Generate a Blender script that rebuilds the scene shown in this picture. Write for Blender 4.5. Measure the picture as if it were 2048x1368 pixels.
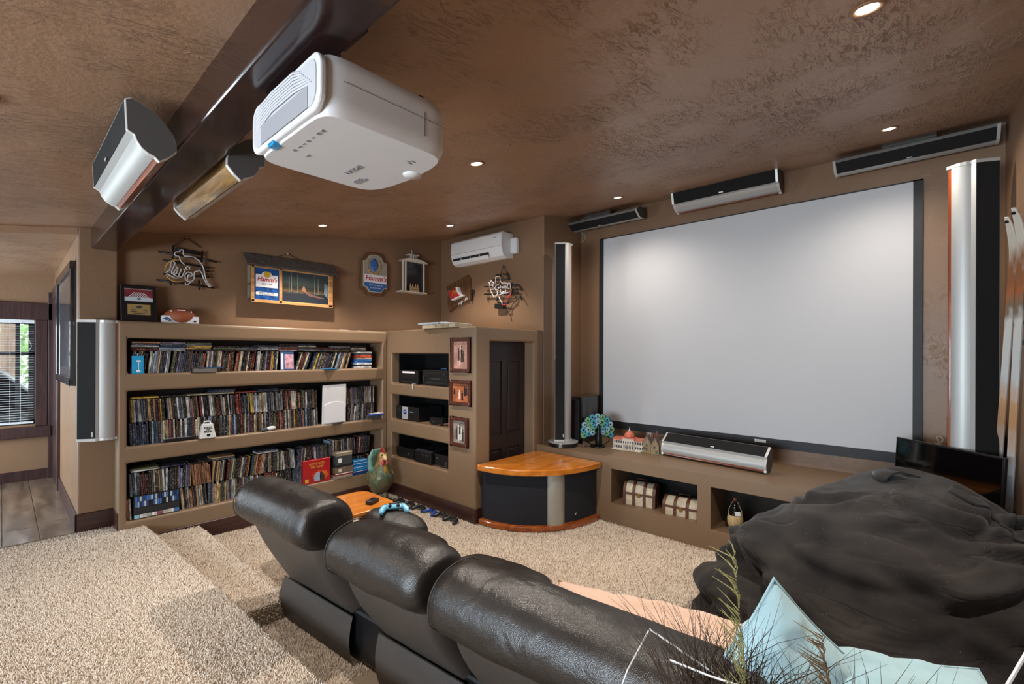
import bpy, bmesh, math, random
import numpy as np
from mathutils import Vector, Matrix, Euler, noise

for o in list(bpy.data.objects): bpy.data.objects.remove(o)
SC = bpy.context.scene
COL = SC.collection
PI = math.pi
rnd = random.Random(7)

# ------------------------------------------------------------------ camera
FPX, CYP, YAW, ROLL = 930.5, 707.0, math.radians(42.37), math.radians(0.19)
CAM = Vector((0, 0, 1.44))
_fw = Vector((math.cos(YAW), math.sin(YAW), 0)); _rt = Vector((math.sin(YAW), -math.cos(YAW), 0)); _up = Vector((0, 0, 1))
_R = _rt * math.cos(ROLL) + _up * math.sin(ROLL)
_U = _up * math.cos(ROLL) - _rt * math.sin(ROLL)
cd = bpy.data.cameras.new('camera'); cam = bpy.data.objects.new('camera', cd); COL.objects.link(cam)
cd.sensor_width = 36; cd.lens = FPX / 2048 * 36; cd.shift_y = (CYP - 684) / 2048
cd.clip_start = 0.02; cd.clip_end = 200
M = Matrix((( _R.x, _U.x, -_fw.x, CAM.x), (_R.y, _U.y, -_fw.y, CAM.y), (_R.z, _U.z, -_fw.z, CAM.z), (0, 0, 0, 1)))
cam.matrix_world = M
SC.camera = cam

# ------------------------------------------------------------------ world, exposure
w = bpy.data.worlds.new('sky'); SC.world = w; w.use_nodes = True
bg = w.node_tree.nodes['Background']; bg.inputs[0].default_value = (0.80, 0.90, 1.0, 1); bg.inputs[1].default_value = 2.0
SC.view_settings.view_transform = 'Standard'; SC.view_settings.look = 'None'
SC.view_settings.gamma = 1; SC.view_settings.use_curve_mapping = False
SC.view_settings.exposure = 1.15

def area(name, loc, rot, sx, sy, power, col):
    l = bpy.data.lights.new(name, 'AREA'); l.shape = 'RECTANGLE'; l.size = sx; l.size_y = sy
    l.energy = power; l.color = col
    o = bpy.data.objects.new(name, l); COL.objects.link(o); o.location = loc; o.rotation_euler = rot
    return o
# daylight standing outside the two windows of the hall / rear end of the room
area('daylight_rear_window', (-2.85, 1.2, 1.25), (0, -PI/2, 0), 1.0, 2.5, 115, (0.78, 0.90, 1.0))
area('daylight_hall_window', (-1.80, 6.4, 1.18), (0, -PI/2, 0), 1.3, 1.5, 60, (0.80, 0.92, 1.0))

LAMPS = [(2.13, 0.19), (2.13, 2.27), (2.15, 4.52), (4.20, 0.25), (4.22, 2.40), (3.49, 4.16), (-0.06, 2.55), (-0.06, 0.2), (0.1, -1.6), (2.13, -1.6)]  # last two entries: unseen lamps behind the camera, added as warm fill
def ceil_z(x): return 2.375 + 0.156 * x

# ------------------------------------------------------------------ helpers
def pix(axis, val, x, y):
    """point of the room's plane axis=val that stands at this place of the photograph"""
    d = _fw * FPX + _R * (x - 1024) - _U * (y - CYP)
    return CAM + d * ((val - CAM[axis]) / d[axis])

def lin(c):
    if isinstance(c, str):
        c = tuple(int(c[i:i+2], 16) / 255 for i in (0, 2, 4))
    return tuple((v / 12.92 if v <= 0.04045 else ((v + 0.055) / 1.055) ** 2.4) for v in c)

MATS = {}
def mat(name, col, rough=0.6, metal=0.0, bump=0.0, bscale=60, var=0.0, vscale=8, coat=0.0, spec=0.5, emit=0.0, sheen=0.0, stretch=None, alpha=None):
    if name in MATS: return MATS[name]
    m = bpy.data.materials.new(name); m.use_nodes = True; nt = m.node_tree; N = nt.nodes; L = nt.links
    p = N['Principled BSDF']; c = lin(col)
    p.inputs['Base Color'].default_value = (*c, 1); p.inputs['Roughness'].default_value = rough
    p.inputs['Metallic'].default_value = metal; p.inputs['Coat Weight'].default_value = coat
    p.inputs['Specular IOR Level'].default_value = spec; p.inputs['Sheen Weight'].default_value = sheen
    if emit: p.inputs['Emission Color'].default_value = (*c, 1); p.inputs['Emission Strength'].default_value = emit
    if bump or var:
        tc = N.new('ShaderNodeTexCoord'); mp = N.new('ShaderNodeMapping'); L.new(tc.outputs['Object'], mp.inputs[0])
        if stretch: mp.inputs['Scale'].default_value = stretch
    if var:
        n = N.new('ShaderNodeTexNoise'); n.inputs['Scale'].default_value = vscale; n.inputs['Detail'].default_value = 5
        L.new(mp.outputs[0], n.inputs['Vector'])
        r = N.new('ShaderNodeMapRange'); r.inputs['From Min'].default_value = .3; r.inputs['From Max'].default_value = .7
        r.inputs['To Min'].default_value = 1 - var; r.inputs['To Max'].default_value = 1 + var
        L.new(n.outputs[0], r.inputs[0])
        mx = N.new('ShaderNodeVectorMath'); mx.operation = 'SCALE'; mx.inputs[0].default_value = c
        L.new(r.outputs[0], mx.inputs['Scale']); L.new(mx.outputs[0], p.inputs['Base Color'])
    if bump:
        n2 = N.new('ShaderNodeTexNoise'); n2.inputs['Scale'].default_value = bscale; n2.inputs['Detail'].default_value = 3
        L.new(mp.outputs[0], n2.inputs['Vector'])
        b = N.new('ShaderNodeBump'); b.inputs['Strength'].default_value = bump; b.inputs['Distance'].default_value = 0.01
        L.new(n2.outputs[0], b.inputs['Height']); L.new(b.outputs[0], p.inputs['Normal'])
    MATS[name] = m; return m

def nodes_of(m): return m.node_tree.nodes, m.node_tree.links, m.node_tree.nodes['Principled BSDF']

def plaster(name, col, rough=0.55, amount=1.0, streak=0.0):
    """painted skip-trowel plaster: flat skin with scattered trowel ridges and pits"""
    if name in MATS: return MATS[name]
    m = bpy.data.materials.new(name); m.use_nodes = True; N, L, p = nodes_of(m)
    p.inputs['Roughness'].default_value = rough; c = lin(col)
    tc = N.new('ShaderNodeTexCoord')
    n1 = N.new('ShaderNodeTexNoise'); n1.inputs['Scale'].default_value = 1.3; n1.inputs['Detail'].default_value = 3
    L.new(tc.outputs['Object'], n1.inputs['Vector'])
    r1 = N.new('ShaderNodeMapRange'); r1.inputs['From Min'].default_value = .3; r1.inputs['From Max'].default_value = .7
    r1.inputs['To Min'].default_value = .92; r1.inputs['To Max'].default_value = 1.08; L.new(n1.outputs[0], r1.inputs[0])
    sc = N.new('ShaderNodeVectorMath'); sc.operation = 'SCALE'; sc.inputs[0].default_value = c; L.new(r1.outputs[0], sc.inputs['Scale'])
    L.new(sc.outputs[0], p.inputs['Base Color'])
    mp = N.new('ShaderNodeMapping'); L.new(tc.outputs['Object'], mp.inputs[0])
    mp.inputs['Scale'].default_value = (1, 1 + 2.2*streak, 1); mp.inputs['Rotation'].default_value = (0, 0, math.radians(28))
    # ridges: sharp level lines of a warped noise, present only in patches
    n2 = N.new('ShaderNodeTexNoise'); n2.inputs['Scale'].default_value = 11 if streak == 0 else 9; n2.inputs['Detail'].default_value = 6; n2.inputs['Roughness'].default_value = .62; n2.inputs['Distortion'].default_value = .5
    L.new(mp.outputs[0], n2.inputs['Vector'])
    ramp = N.new('ShaderNodeValToRGB'); e = ramp.color_ramp.elements
    e[0].position = .36; e[0].color = (.55, .55, .55, 1); e[1].position = .60; e[1].color = (.55, .55, .55, 1)
    k = e.new(.40); k.color = (.0, .0, .0, 1); k = e.new(.43); k.color = (.62, .62, .62, 1); k = e.new(.55); k.color = (.5, .5, .5, 1); k = e.new(.575); k.color = (.85, .85, .85, 1)
    L.new(n2.outputs[0], ramp.inputs[0])
    n3 = N.new('ShaderNodeTexNoise'); n3.inputs['Scale'].default_value = 2.4; n3.inputs['Detail'].default_value = 2
    L.new(tc.outputs['Object'], n3.inputs['Vector'])
    r3 = N.new('ShaderNodeMapRange'); r3.inputs['From Min'].default_value = .42; r3.inputs['From Max'].default_value = .62; L.new(n3.outputs[0], r3.inputs[0])
    mu = N.new('ShaderNodeMath'); mu.operation = 'MULTIPLY'; L.new(ramp.outputs[0], mu.inputs[0]); L.new(r3.outputs[0], mu.inputs[1])
    n4 = N.new('ShaderNodeTexNoise'); n4.inputs['Scale'].default_value = 55; n4.inputs['Detail'].default_value = 3; L.new(tc.outputs['Object'], n4.inputs['Vector'])
    m4 = N.new('ShaderNodeMath'); m4.operation = 'MULTIPLY_ADD'; m4.inputs[1].default_value = .22
    L.new(n4.outputs[0], m4.inputs[0]); L.new(mu.outputs[0], m4.inputs[2])
    b = N.new('ShaderNodeBump'); b.inputs['Strength'].default_value = 0.55 * amount; b.inputs['Distance'].default_value = 0.012
    L.new(m4.outputs[0], b.inputs['Height']); L.new(b.outputs[0], p.inputs['Normal'])
    MATS[name] = m; return m

def wood(name, c1, c2, rough=0.4, scale=3, axis=0, coat=0.0, ring=14):
    if name in MATS: return MATS[name]
    m = bpy.data.materials.new(name); m.use_nodes = True; N, L, p = nodes_of(m)
    tc = N.new('ShaderNodeTexCoord'); mp = N.new('ShaderNodeMapping'); L.new(tc.outputs['Object'], mp.inputs[0])
    s = [ring, ring, ring]; s[axis] = 1.0; mp.inputs['Scale'].default_value = s
    n = N.new('ShaderNodeTexNoise'); n.inputs['Scale'].default_value = scale; n.inputs['Detail'].default_value = 6; n.inputs['Distortion'].default_value = .6
    L.new(mp.outputs[0], n.inputs['Vector'])
    r = N.new('ShaderNodeValToRGB'); r.color_ramp.elements[0].position = .35; r.color_ramp.elements[1].position = .68
    r.color_ramp.elements[0].color = (*lin(c1), 1); r.color_ramp.elements[1].color = (*lin(c2), 1)
    L.new(n.outputs[0], r.inputs[0]); L.new(r.outputs[0], p.inputs['Base Color'])
    b = N.new('ShaderNodeBump'); b.inputs['Strength'].default_value = .12; b.inputs['Distance'].default_value = .004
    L.new(n.outputs[0], b.inputs['Height']); L.new(b.outputs[0], p.inputs['Normal'])
    p.inputs['Roughness'].default_value = rough; p.inputs['Coat Weight'].default_value = coat; p.inputs['Coat Roughness'].default_value = .08
    MATS[name] = m; return m

class B:
    """collects shapes in one bmesh, then links them as ONE mesh object"""
    def __init__(s): s.bm = bmesh.new()
    def _add(s, verts, faces, Mx=None):
        vs = [s.bm.verts.new((Mx @ Vector(v)) if Mx is not None else Vector(v)) for v in verts]
        for f in faces:
            try: s.bm.faces.new([vs[i] for i in f])
            except ValueError: pass
        return vs
    def box(s, c, d, rot=None, bev=0.0, seg=2):
        t = bmesh.new(); bmesh.ops.create_cube(t, size=1)
        for v in t.verts: v.co = Vector((v.co.x*d[0], v.co.y*d[1], v.co.z*d[2]))
        if bev > 0: bmesh.ops.bevel(t, geom=list(t.edges), offset=min(bev, .49*min(d)), segments=seg, profile=.5, affect='EDGES')
        R = (rot if isinstance(rot, Matrix) else Euler(rot).to_matrix()) if rot is not None else Matrix.Identity(3)
        t.verts.index_update(); c = Vector(c)
        s._add([R @ v.co + c for v in t.verts], [[v.index for v in f.verts] for f in t.faces]); t.free(); return s
    def span(s, a, b, bev=0.0, seg=2):
        a = Vector(a); b = Vector(b); return s.box((a+b)/2, [abs(v) for v in (b-a)], bev=bev, seg=seg)
    def cyl(s, p0, p1, r0, r1=None, n=16, caps=True):
        r1 = r0 if r1 is None else r1; p0 = Vector(p0); p1 = Vector(p1); z = (p1-p0).normalized()
        x = z.orthogonal().normalized(); y = z.cross(x); v = []
        for p, r in ((p0, r0), (p1, r1)):
            for i in range(n):
                a = 2*PI*i/n; v.append(p + x*r*math.cos(a) + y*r*math.sin(a))
        f = [[i, (i+1) % n, n+(i+1) % n, n+i] for i in range(n)]
        if caps: f += [list(range(n))[::-1], list(range(n, 2*n))]
        s._add(v, f); return s
    def tube(s, pts, r, n=6, close=False):
        pts = [Vector(p) for p in pts]; m = len(pts); rings = []; prev = None
        for i, p in enumerate(pts):
            if close: t = pts[(i+1) % m] - pts[i-1]
            else: t = pts[min(i+1, m-1)] - pts[max(i-1, 0)]
            t = t.normalized() if t.length > 1e-9 else Vector((0, 0, 1))
            x = (prev - t*prev.dot(t)) if prev is not None else t.orthogonal()
            if x.length < 1e-6: x = t.orthogonal()
            x.normalize(); y = t.cross(x); prev = x
            rr = r[i] if isinstance(r, (list, tuple)) else r
            rings.append([p + x*rr*math.cos(2*PI*k/n) + y*rr*math.sin(2*PI*k/n) for k in range(n)])
        v = [q for ring in rings for q in ring]; f = []
        for i in range(m if close else m-1):
            a = i*n; b = ((i+1) % m)*n
            f += [[a+k, a+(k+1) % n, b+(k+1) % n, b+k] for k in range(n)]
        if not close: f += [list(range(n))[::-1], list(range((m-1)*n, m*n))]
        s._add(v, f); return s
    def prism(s, pts, z0, z1, Mx=None):
        n = len(pts); v = [(x, y, z0) for x, y in pts] + [(x, y, z1) for x, y in pts]
        a = sum(pts[i][0]*pts[(i+1) % n][1] - pts[(i+1) % n][0]*pts[i][1] for i in range(n))
        f = [[i, (i+1) % n, n+(i+1) % n, n+i] for i in range(n)] + [list(range(n))[::-1], list(range(n, 2*n))]
        if (a < 0) != (z1 < z0): f = [q[::-1] for q in f]
        s._add(v, f, Mx); return s
    def lathe(s, prof, n=24, Mx=None, arc=2*PI):
        v = []; full = abs(arc - 2*PI) < 1e-6; k = n if full else n+1
        for r, z in prof:
            for i in range(k):
                a = arc*i/n; v.append((r*math.cos(a), r*math.sin(a), z))
        f = []
        for j in range(len(prof)-1):
            for i in range(n):
                i2 = (i+1) % k; f.append([j*k+i, j*k+i2, (j+1)*k+i2, (j+1)*k+i])
        if full:
            if prof[0][0] > 1e-5: f.append(list(range(k))[::-1])
            if prof[-1][0] > 1e-5: f.append(list(range((len(prof)-1)*k, len(prof)*k)))
        s._add(v, f, Mx); return s
    def ball(s, c, r, n=12, m=8, Mx=None):
        if not isinstance(r, (list, tuple)): r = (r, r, r)
        v = []; f = []
        for j in range(m+1):
            t = PI*j/m
            for i in range(n):
                a = 2*PI*i/n; v.append((c[0]+r[0]*math.sin(t)*math.cos(a), c[1]+r[1]*math.sin(t)*math.sin(a), c[2]-r[2]*math.cos(t)))
        for j in range(m):
            for i in range(n): f.append([j*n+i, j*n+(i+1) % n, (j+1)*n+(i+1) % n, (j+1)*n+i])
        s._add(v, f, Mx); return s
    def grid(s, fn, nu, nv, cu=False, cv=False):
        ku = nu if cu else nu+1; kv = nv if cv else nv+1
        v = [fn(i/nu, j/nv) for i in range(ku) for j in range(kv)]; f = []
        for i in range(nu):
            for j in range(nv):
                i2 = (i+1) % ku; j2 = (j+1) % kv
                f.append([i*kv+j, i2*kv+j, i2*kv+j2, i*kv+j2])
        s._add(v, f); return s
    def face(s, pts): s._add(pts, [list(range(len(pts)))]); return s
    def mesh(s, name, m, smooth=False):
        bmesh.ops.remove_doubles(s.bm, verts=s.bm.verts, dist=1e-5)
        bmesh.ops.recalc_face_normals(s.bm, faces=s.bm.faces)
        me = bpy.data.meshes.new(name); s.bm.to_mesh(me); s.bm.free()
        if m is not None: me.materials.append(m)
        if smooth: me.polygons.foreach_set('use_smooth', [True]*len(me.polygons))
        return me
    def done(s, name, m, parent=None, smooth=False, bevel=0, seg=2, sub=0, auto=False, label=None):
        o = bpy.data.objects.new(name, s.mesh(name, m, smooth or auto)); COL.objects.link(o)
        if parent is not None: o.parent = parent
        if auto:
            try: o.data.set_sharp_from_angle(angle=math.radians(38))
            except Exception: pass
        if bevel:
            b = o.modifiers.new('bevel', 'BEVEL'); b.width = bevel; b.segments = seg; b.limit_method = 'ANGLE'; b.angle_limit = math.radians(40)
        if sub:
            q = o.modifiers.new('sub', 'SUBSURF'); q.levels = sub; q.render_levels = sub
        if label: o['label'] = label
        return o

def thing(name, label, cat, loc=(0, 0, 0), rz=0, group=None, rot=None):
    o = bpy.data.objects.new(name, None); COL.objects.link(o); o.empty_display_size = .05
    o.location = loc; o.rotation_euler = rot if rot is not None else (0, 0, rz)
    o['label'] = label; o['category'] = cat
    if group: o['group'] = group
    return o
def tag(o, label, cat, group=None, kind=None):
    o['label'] = label; o['category'] = cat
    if group: o['group'] = group
    if kind: o['kind'] = kind
    return o
def struct(o): o['kind'] = 'structure'; return o
def stuff(o): o['kind'] = 'stuff'; return o
def dup(root, label=None, group=None):
    r = root.copy(); COL.objects.link(r)
    if label: r['label'] = label
    if group: r['group'] = group
    for ch in list(root.children):
        c = ch.copy(); COL.objects.link(c); c.parent = r; c.matrix_parent_inverse = ch.matrix_parent_inverse
        for g in list(ch.children):
            d = g.copy(); COL.objects.link(d); d.parent = c; d.matrix_parent_inverse = g.matrix_parent_inverse
    return r

def lettering(s, size, m, parent, loc, rot=(PI/2, 0, 0), depth=.0006, align='CENTER', shear=0.0, name='lettering', sx=1.0, bold=0.0, scy=1.0):
    cu = bpy.data.curves.new('txt', 'FONT'); cu.body = s; cu.size = size; cu.extrude = depth; cu.align_x = align; cu.align_y = 'CENTER'
    cu.shear = shear; cu.offset = bold; cu.resolution_u = 2
    t = bpy.data.objects.new('txt', cu); COL.objects.link(t)
    dg = bpy.context.evaluated_depsgraph_get(); me = bpy.data.meshes.new_from_object(t.evaluated_get(dg))
    bpy.data.objects.remove(t); bpy.data.curves.remove(cu)
    me.materials.clear(); me.materials.append(m); me.name = name
    o = bpy.data.objects.new(name, me); COL.objects.link(o); o.parent = parent
    o.location = loc; o.rotation_euler = rot; o.scale = (sx, scy, 1); return o

def carve(base, cuts):
    """B base minus a list of boxes (a, b) -> B"""
    bo = base.done('tmp', None); cs = []
    for a, b in cuts:
        c = B().span(a, b).done('tmpc', None); cs.append(c)
        q = bo.modifiers.new('b', 'BOOLEAN'); q.operation = 'DIFFERENCE'; q.solver = 'EXACT'; q.object = c
    dg = bpy.context.evaluated_depsgraph_get(); me = bpy.data.meshes.new_from_object(bo.evaluated_get(dg))
    for o in cs + [bo]: bpy.data.objects.remove(o)
    r = B(); r.bm.from_mesh(me); bpy.data.meshes.remove(me); return r
# ------------------------------------------------------------------ materials of the room
m_wall = plaster('wall_paint', '7f634b', .42, .4)
m_ceil = plaster('ceiling_paint', '9c7c63', .36, 1.45, streak=1.0)
m_shelf = plaster('shelf_plaster', '7d664f', .45, .3)
m_trim = wood('dark_trim', '2a1512', '45251d', .35, 4, 0, .2)
m_trimv = wood('dark_trim_upright', '2b1a1a', '43292a', .4, 4, 2, .2)
m_beam = wood('beam_wood', '190b0b', '281312', .24, 3, 1, .4)
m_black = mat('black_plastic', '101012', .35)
m_satin = mat('satin_black', '17171a', .28, coat=.3)
m_cloth = mat('speaker_cloth', '101011', .9, bump=.4, bscale=600)
m_silver = mat('brushed_silver', 'b4b5b3', .46, .45)
m_silver2 = mat('silver_plastic', 'c9c9c6', .35, .4)
m_grey = mat('dark_grey_cap', '4a4846', .6)
m_white = mat('white_plastic', 'd8d8da', .4)
m_paper = mat('white_paper', 'e4e4e6', .7)
m_cherry = wood('cherry_wood', '6e2f14', '96461f', .25, 3, 2, .5)
m_mount = mat('grey_mount', '777774', .45, .6)

# ------------------------------------------------------------------ floors
YF, YB, XA, YC = 4.88, 5.20, 3.126, 3.333     # bookcase face, rear wall, media cabinet face, its end
XW, XS, YR, XB = 4.19, 4.95, -0.37, 4.07      # side wall, screen wall, right wall, bench face
ZL, ZT = -0.235, -0.115                       # lower floor, step tread (pile stands on both)
m_under = mat('carpet_backing', '9b8a77', .95)
struct(B().span((.5, -2.7, ZL-.1), (5.05, 5.3, ZL)).done('floor', m_under))
EDGE = [(.80, 4.88), (.90, 3.03), (.945, 1.95), (.99, .4), (1.03, -2.7)]      # edge of the upper level
plat = B().prism([(-2.7, -2.7), (1.03, -2.7), (.99, .4), (.945, 1.95), (.90, 3.03), (.80, 4.90), (.66, 4.90), (.66, 5.07), (-2.7, 5.07)], ZL-.05, -.014)
plat = struct(plat.done('floor.001', m_under))
step = struct(B().prism([(.80, 3.04), (1.21, 3.04), (1.19, 4.9), (.79, 4.9)], ZL-.05, ZT).done('floor.002', m_under))
hall = struct(B().span((-1.7, 5.07, -.12), (.45, 7.62, -.008)).done('floor.003', mat('grout', 'a9a49c', .8)))
m_tile = wood('plank_tile', '57473a', '83705f', .30, 2.2, 1, .25, ring=5)
tile_me = None; k = 0
for i in range(-8, 3):
    x0 = .2*i + .004; x1 = min(x0 + .197, .40)
    if x1 - x0 < .03: continue
    y = 4.75 + (.04 if i % 2 else -.03) - (.02 if i < 0 else 0)
    for j in range(4):
        a = max(y + .77*j + .002, 5.075); b = min(y + .77*(j+1) - .002, 7.52)
        if b - a < .05: continue
        t = B().box(((x0+x1)/2, (a+b)/2, -.004), (x1-x0-.003, b-a-.002, .008), bev=.0015, seg=1).done('tile', m_tile, hall)

# ------------------------------------------------------------------ carpet pile
def pile(name, quads, n_per, h, rad, parent):
    """tufts of yarn standing on flat or upright patches: real geometry, joined"""
    rng = np.random.default_rng(5); P = []; NR = []
    for (o, a, b, nrm, poly) in quads:
        o = np.array(o, float); a = np.array(a, float); b = np.array(b, float)
        cnt = int(np.linalg.norm(np.cross(a, b)) * n_per); g = rng.random((cnt, 2))
        p = o + g[:, :1]*a + g[:, 1:]*b
        if poly is not None:
            ins = np.zeros(cnt, bool); j = len(poly)-1
            for i in range(len(poly)):
                xi, yi = poly[i]; xj, yj = poly[j]
                c = ((yi > p[:, 1]) != (yj > p[:, 1])) & (p[:, 0] < (xj-xi)*(p[:, 1]-yi)/(yj-yi+1e-12)+xi); ins ^= c; j = i
            p = p[ins]
        P.append(p); NR.append(np.tile(np.array(nrm, float), (len(p), 1)))
    P = np.concatenate(P); NR = np.concatenate(NR); n = len(P)
    # lay of the pile drifts slowly over the floor
    f = np.sin(P[:, 0]*5.1+1.3*np.sin(P[:, 1]*3.7))*np.cos(P[:, 1]*4.3+P[:, 0]*2.1)
    lean = np.stack([.5*f+.5*rng.normal(size=n), -.35+.5*np.cos(P[:, 1]*3+P[:, 0]*4)+.5*rng.normal(size=n), .4*rng.normal(size=n)], 1)*h*.6
    hh = h*(.75+.5*rng.random(n))
    tip = P + NR*hh[:, None] + lean
    z = NR; x = np.where(np.abs(z[:, 2:3]) > .5, [[1., 0, 0]], [[0, 0, 1.]]); x = np.tile(x, (1, 1)) if x.shape == P.shape else np.broadcast_to(x, P.shape)
    y = np.cross(z, x); th = rng.random(n)*6.283; rr = rad*(.75+.5*rng.random(n))
    V = np.zeros((n, 6, 3))
    for k in range(3):
        a = th + k*2.0944
        d = x*np.cos(a)[:, None]+y*np.sin(a)[:, None]
        V[:, k] = P + d*rr[:, None]*.8 - NR*.004
        V[:, 3+k] = tip + d*rr[:, None]*.55
    base = (np.arange(n)*6)[:, None, None]
    F4 = np.array([[0, 1, 4, 3], [1, 2, 5, 4], [2, 0, 3, 5]]); F3 = np.array([[3, 4, 5]])
    q = (base+F4).reshape(-1, 4); t = (base+F3).reshape(-1, 3)
    me = bpy.data.meshes.new(name); me.vertices.add(n*6); me.vertices.foreach_set('co', V.ravel())
    me.loops.add(q.size+t.size); me.loops.foreach_set('vertex_index', np.concatenate([q.ravel(), t.ravel()]).astype(np.int32))
    me.polygons.add(len(q)+len(t))
    ls = np.concatenate([np.arange(len(q))*4, q.size+np.arange(len(t))*3]); me.polygons.foreach_set('loop_start', ls.astype(np.int32))
    me.update(); me.validate()
    ca = me.color_attributes.new('yarn', 'BYTE_COLOR', 'POINT')
    pal = np.array([lin(c) for c in ('d6cabc', 'cfc2b2', 'dcd2c6', 'bfae9c', 'd2c5b6', '8f7b68', 'd8cdbf', 'c8b9a8')])
    c = pal[rng.integers(0, len(pal), n)]*(.9+.2*rng.random((n, 1)))
    cc = np.ones((n, 6, 4)); cc[:, :, :3] = c[:, None, :]
    ca.data.foreach_set('color', cc.ravel())
    me.polygons.foreach_set('use_smooth', [True]*len(me.polygons))
    me.materials.append(m_pile)
    o = bpy.data.objects.new(name, me); COL.objects.link(o); o.parent = parent; o['kind'] = 'stuff'; return o
m_pile = bpy.data.materials.new('carpet_yarn'); m_pile.use_nodes = True
_N, _L, _p = nodes_of(m_pile); _a = _N.new('ShaderNodeVertexColor'); _a.layer_name = 'yarn'; _L.new(_a.outputs[0], _p.inputs['Base Color'])
_p.inputs['Roughness'].default_value = .95; _p.inputs['Specular IOR Level'].default_value = .1; _p.inputs['Sheen Weight'].default_value = .25
pl = [(.35, 1.0), (1.0, .35)]
pile('carpet_pile', [
    ((-.4, .9, -.014), (1.6, 0, 0), (0, 4.2, 0), (0, 0, 1), [(-.4, 5.07), (.655, 5.07), (.655, 4.885), (.805, 4.885), (.905, 3.03), (.95, 1.95), (.985, .9), (-.4, .9)]),
    ((.905, 3.03, -.12), (-.10, 1.85, 0), (0, 0, .11), (1, 0, 0), None),
    ((.985, .9, -.235), (-.08, 2.13, 0), (0, 0, .225), (1, 0, 0), None)], 31000, .010, .0028, plat)
pile('carpet_pile.001', [
    ((.79, 3.04, ZT), (.43, 0, 0), (0, 1.85, 0), (0, 0, 1), [(.80, 3.04), (1.21, 3.04), (1.19, 4.88), (.80, 4.88)]),
    ((.83, 3.04, ZL), (.38, 0, 0), (0, 0, .12), (0, -1, 0), None),
    ((1.21, 3.04, ZL), (-.02, 1.84, 0), (0, 0, .12), (1, 0, 0), None)], 21000, .010, .0034, step)
pile('carpet_pile.002', [
    ((.9, 2.2, ZL), (.6, 0, 0), (0, .85, 0), (0, 0, 1), None),
    ((1.1, 3.0, ZL), (2.03, 0, 0), (0, 1.88, 0), (0, 0, 1), [(1.2, 3.0), (1.2, 4.86), (3.11, 4.86), (3.11, 3.0)]),
    ((1.9, .5, ZL), (2.17, 0, 0), (0, 2.83, 0), (0, 0, 1), [(1.9, .5), (4.06, .5), (4.06, 3.33), (3.13, 3.33), (3.13, 3.0), (1.9, 3.0)])], 17000, .010, .0036, bpy.data.objects['floor'])

# ------------------------------------------------------------------ walls, ceiling
ceiling_M = Matrix(((1, 0, 0, 0), (0, 0, 1, 0), (0, 1, 0, 0), (0, 0, 0, 1)))
def czp(x, d=0): return (x, ceil_z(x)+d)
struct(B().prism([czp(-2.75), czp(.41), czp(.41, .12), czp(-2.75, .12)], -2.75, 5.10, ceiling_M).done('ceiling', m_ceil))
struct(B().prism([czp(.41), czp(5.1), czp(5.1, .12), czp(.41, .12)], -2.75, 5.25, ceiling_M).done('ceiling.001', m_ceil))
h = B(); vv = []
for x in (-1.75, .409):
    for y, z in ((5.10, 2.322), (7.65, 2.275)): vv.append((x, y, z+.156*x)); vv.append((x, y, 2.60+.156*x))
h._add(vv, [[0, 2, 6, 4], [1, 5, 7, 3], [0, 4, 5, 1], [2, 3, 7, 6], [0, 1, 3, 2], [4, 6, 7, 5]])
struct(h.done('ceiling.002', m_ceil))
T = 3.4
struct(B().span((.655, YB, -.3), (4.30, YB+.1, T)).done('wall_north', m_wall))
struct(B().span((.41, 5.10, -.3), (.655, 7.60, T)).done('wall_pillar', m_wall, bevel=.012))
struct(B().span((XW, YC, -.3), (XS+.1, YB, T)).done('wall_east', m_wall, bevel=.012))
struct(B().span((XS, YR-.1, -.3), (XS+.1, YC, T)).done('wall_screen', m_wall))
struct(B().span((2.30, YR-.12, -.3), (XS, YR, T)).done('wall_right', m_wall))
struct(B().span((2.30, -2.7, -.3), (2.42, YR-.12, T)).done('wall_right.001', m_wall))
struct(B().span((-2.7, -2.8, -.3), (2.42, -2.7, T)).done('wall_south', m_wall))
ww = carve(B().span((-2.72, -2.8, -.3), (-2.60, 5.2, 2.7)), [((-2.8, -.1, .72), (-2.5, 2.5, 1.78))])
struct(ww.done('wall_west', m_wall))
struct(B().span((-2.6, 5.07, -.3), (-1.6, 5.2, T)).done('wall_hall_south', m_wall))
hw = carve(B().span((-1.72, 5.2, -.3), (-1.60, 7.62, T)), [((-1.8, 5.6, .5), (-1.5, 7.2, 1.85))])
struct(hw.done('wall_hall_west', m_wall))
WX0, WX1, WZ0, WZ1 = -.75, .251, .625, 1.80
nw = carve(B().span((-1.72, 7.52, -.3), (.42, 7.64, T)), [((WX0, 7.4, WZ0), (WX1, 7.8, WZ1))])
struct(nw.done('wall_hall_north', m_wall))
for nm, a, b in (('window_2', (-2.70, -.1, .72), (-2.62, 2.5, 1.78)), ('window_3', (-1.70, 5.6, .5), (-1.62, 7.2, 1.85))):
    f = B(); x0, x1 = a[0], b[0]; y0, y1, z0, z1 = a[1], b[1], a[2], b[2]; r = .05
    f.span((x0, y0, z0), (x1, y0+r, z1)).span((x0, y1-r, z0), (x1, y1, z1)).span((x0, y0, z0), (x1, y1, z0+r)).span((x0, y0, z1-r), (x1, y1, z1))
    f.span((x0, (y0+y1)/2-.025, z0), (x1, (y0+y1)/2+.025, z1))
    struct(f.done(nm, m_trimv))

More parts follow.
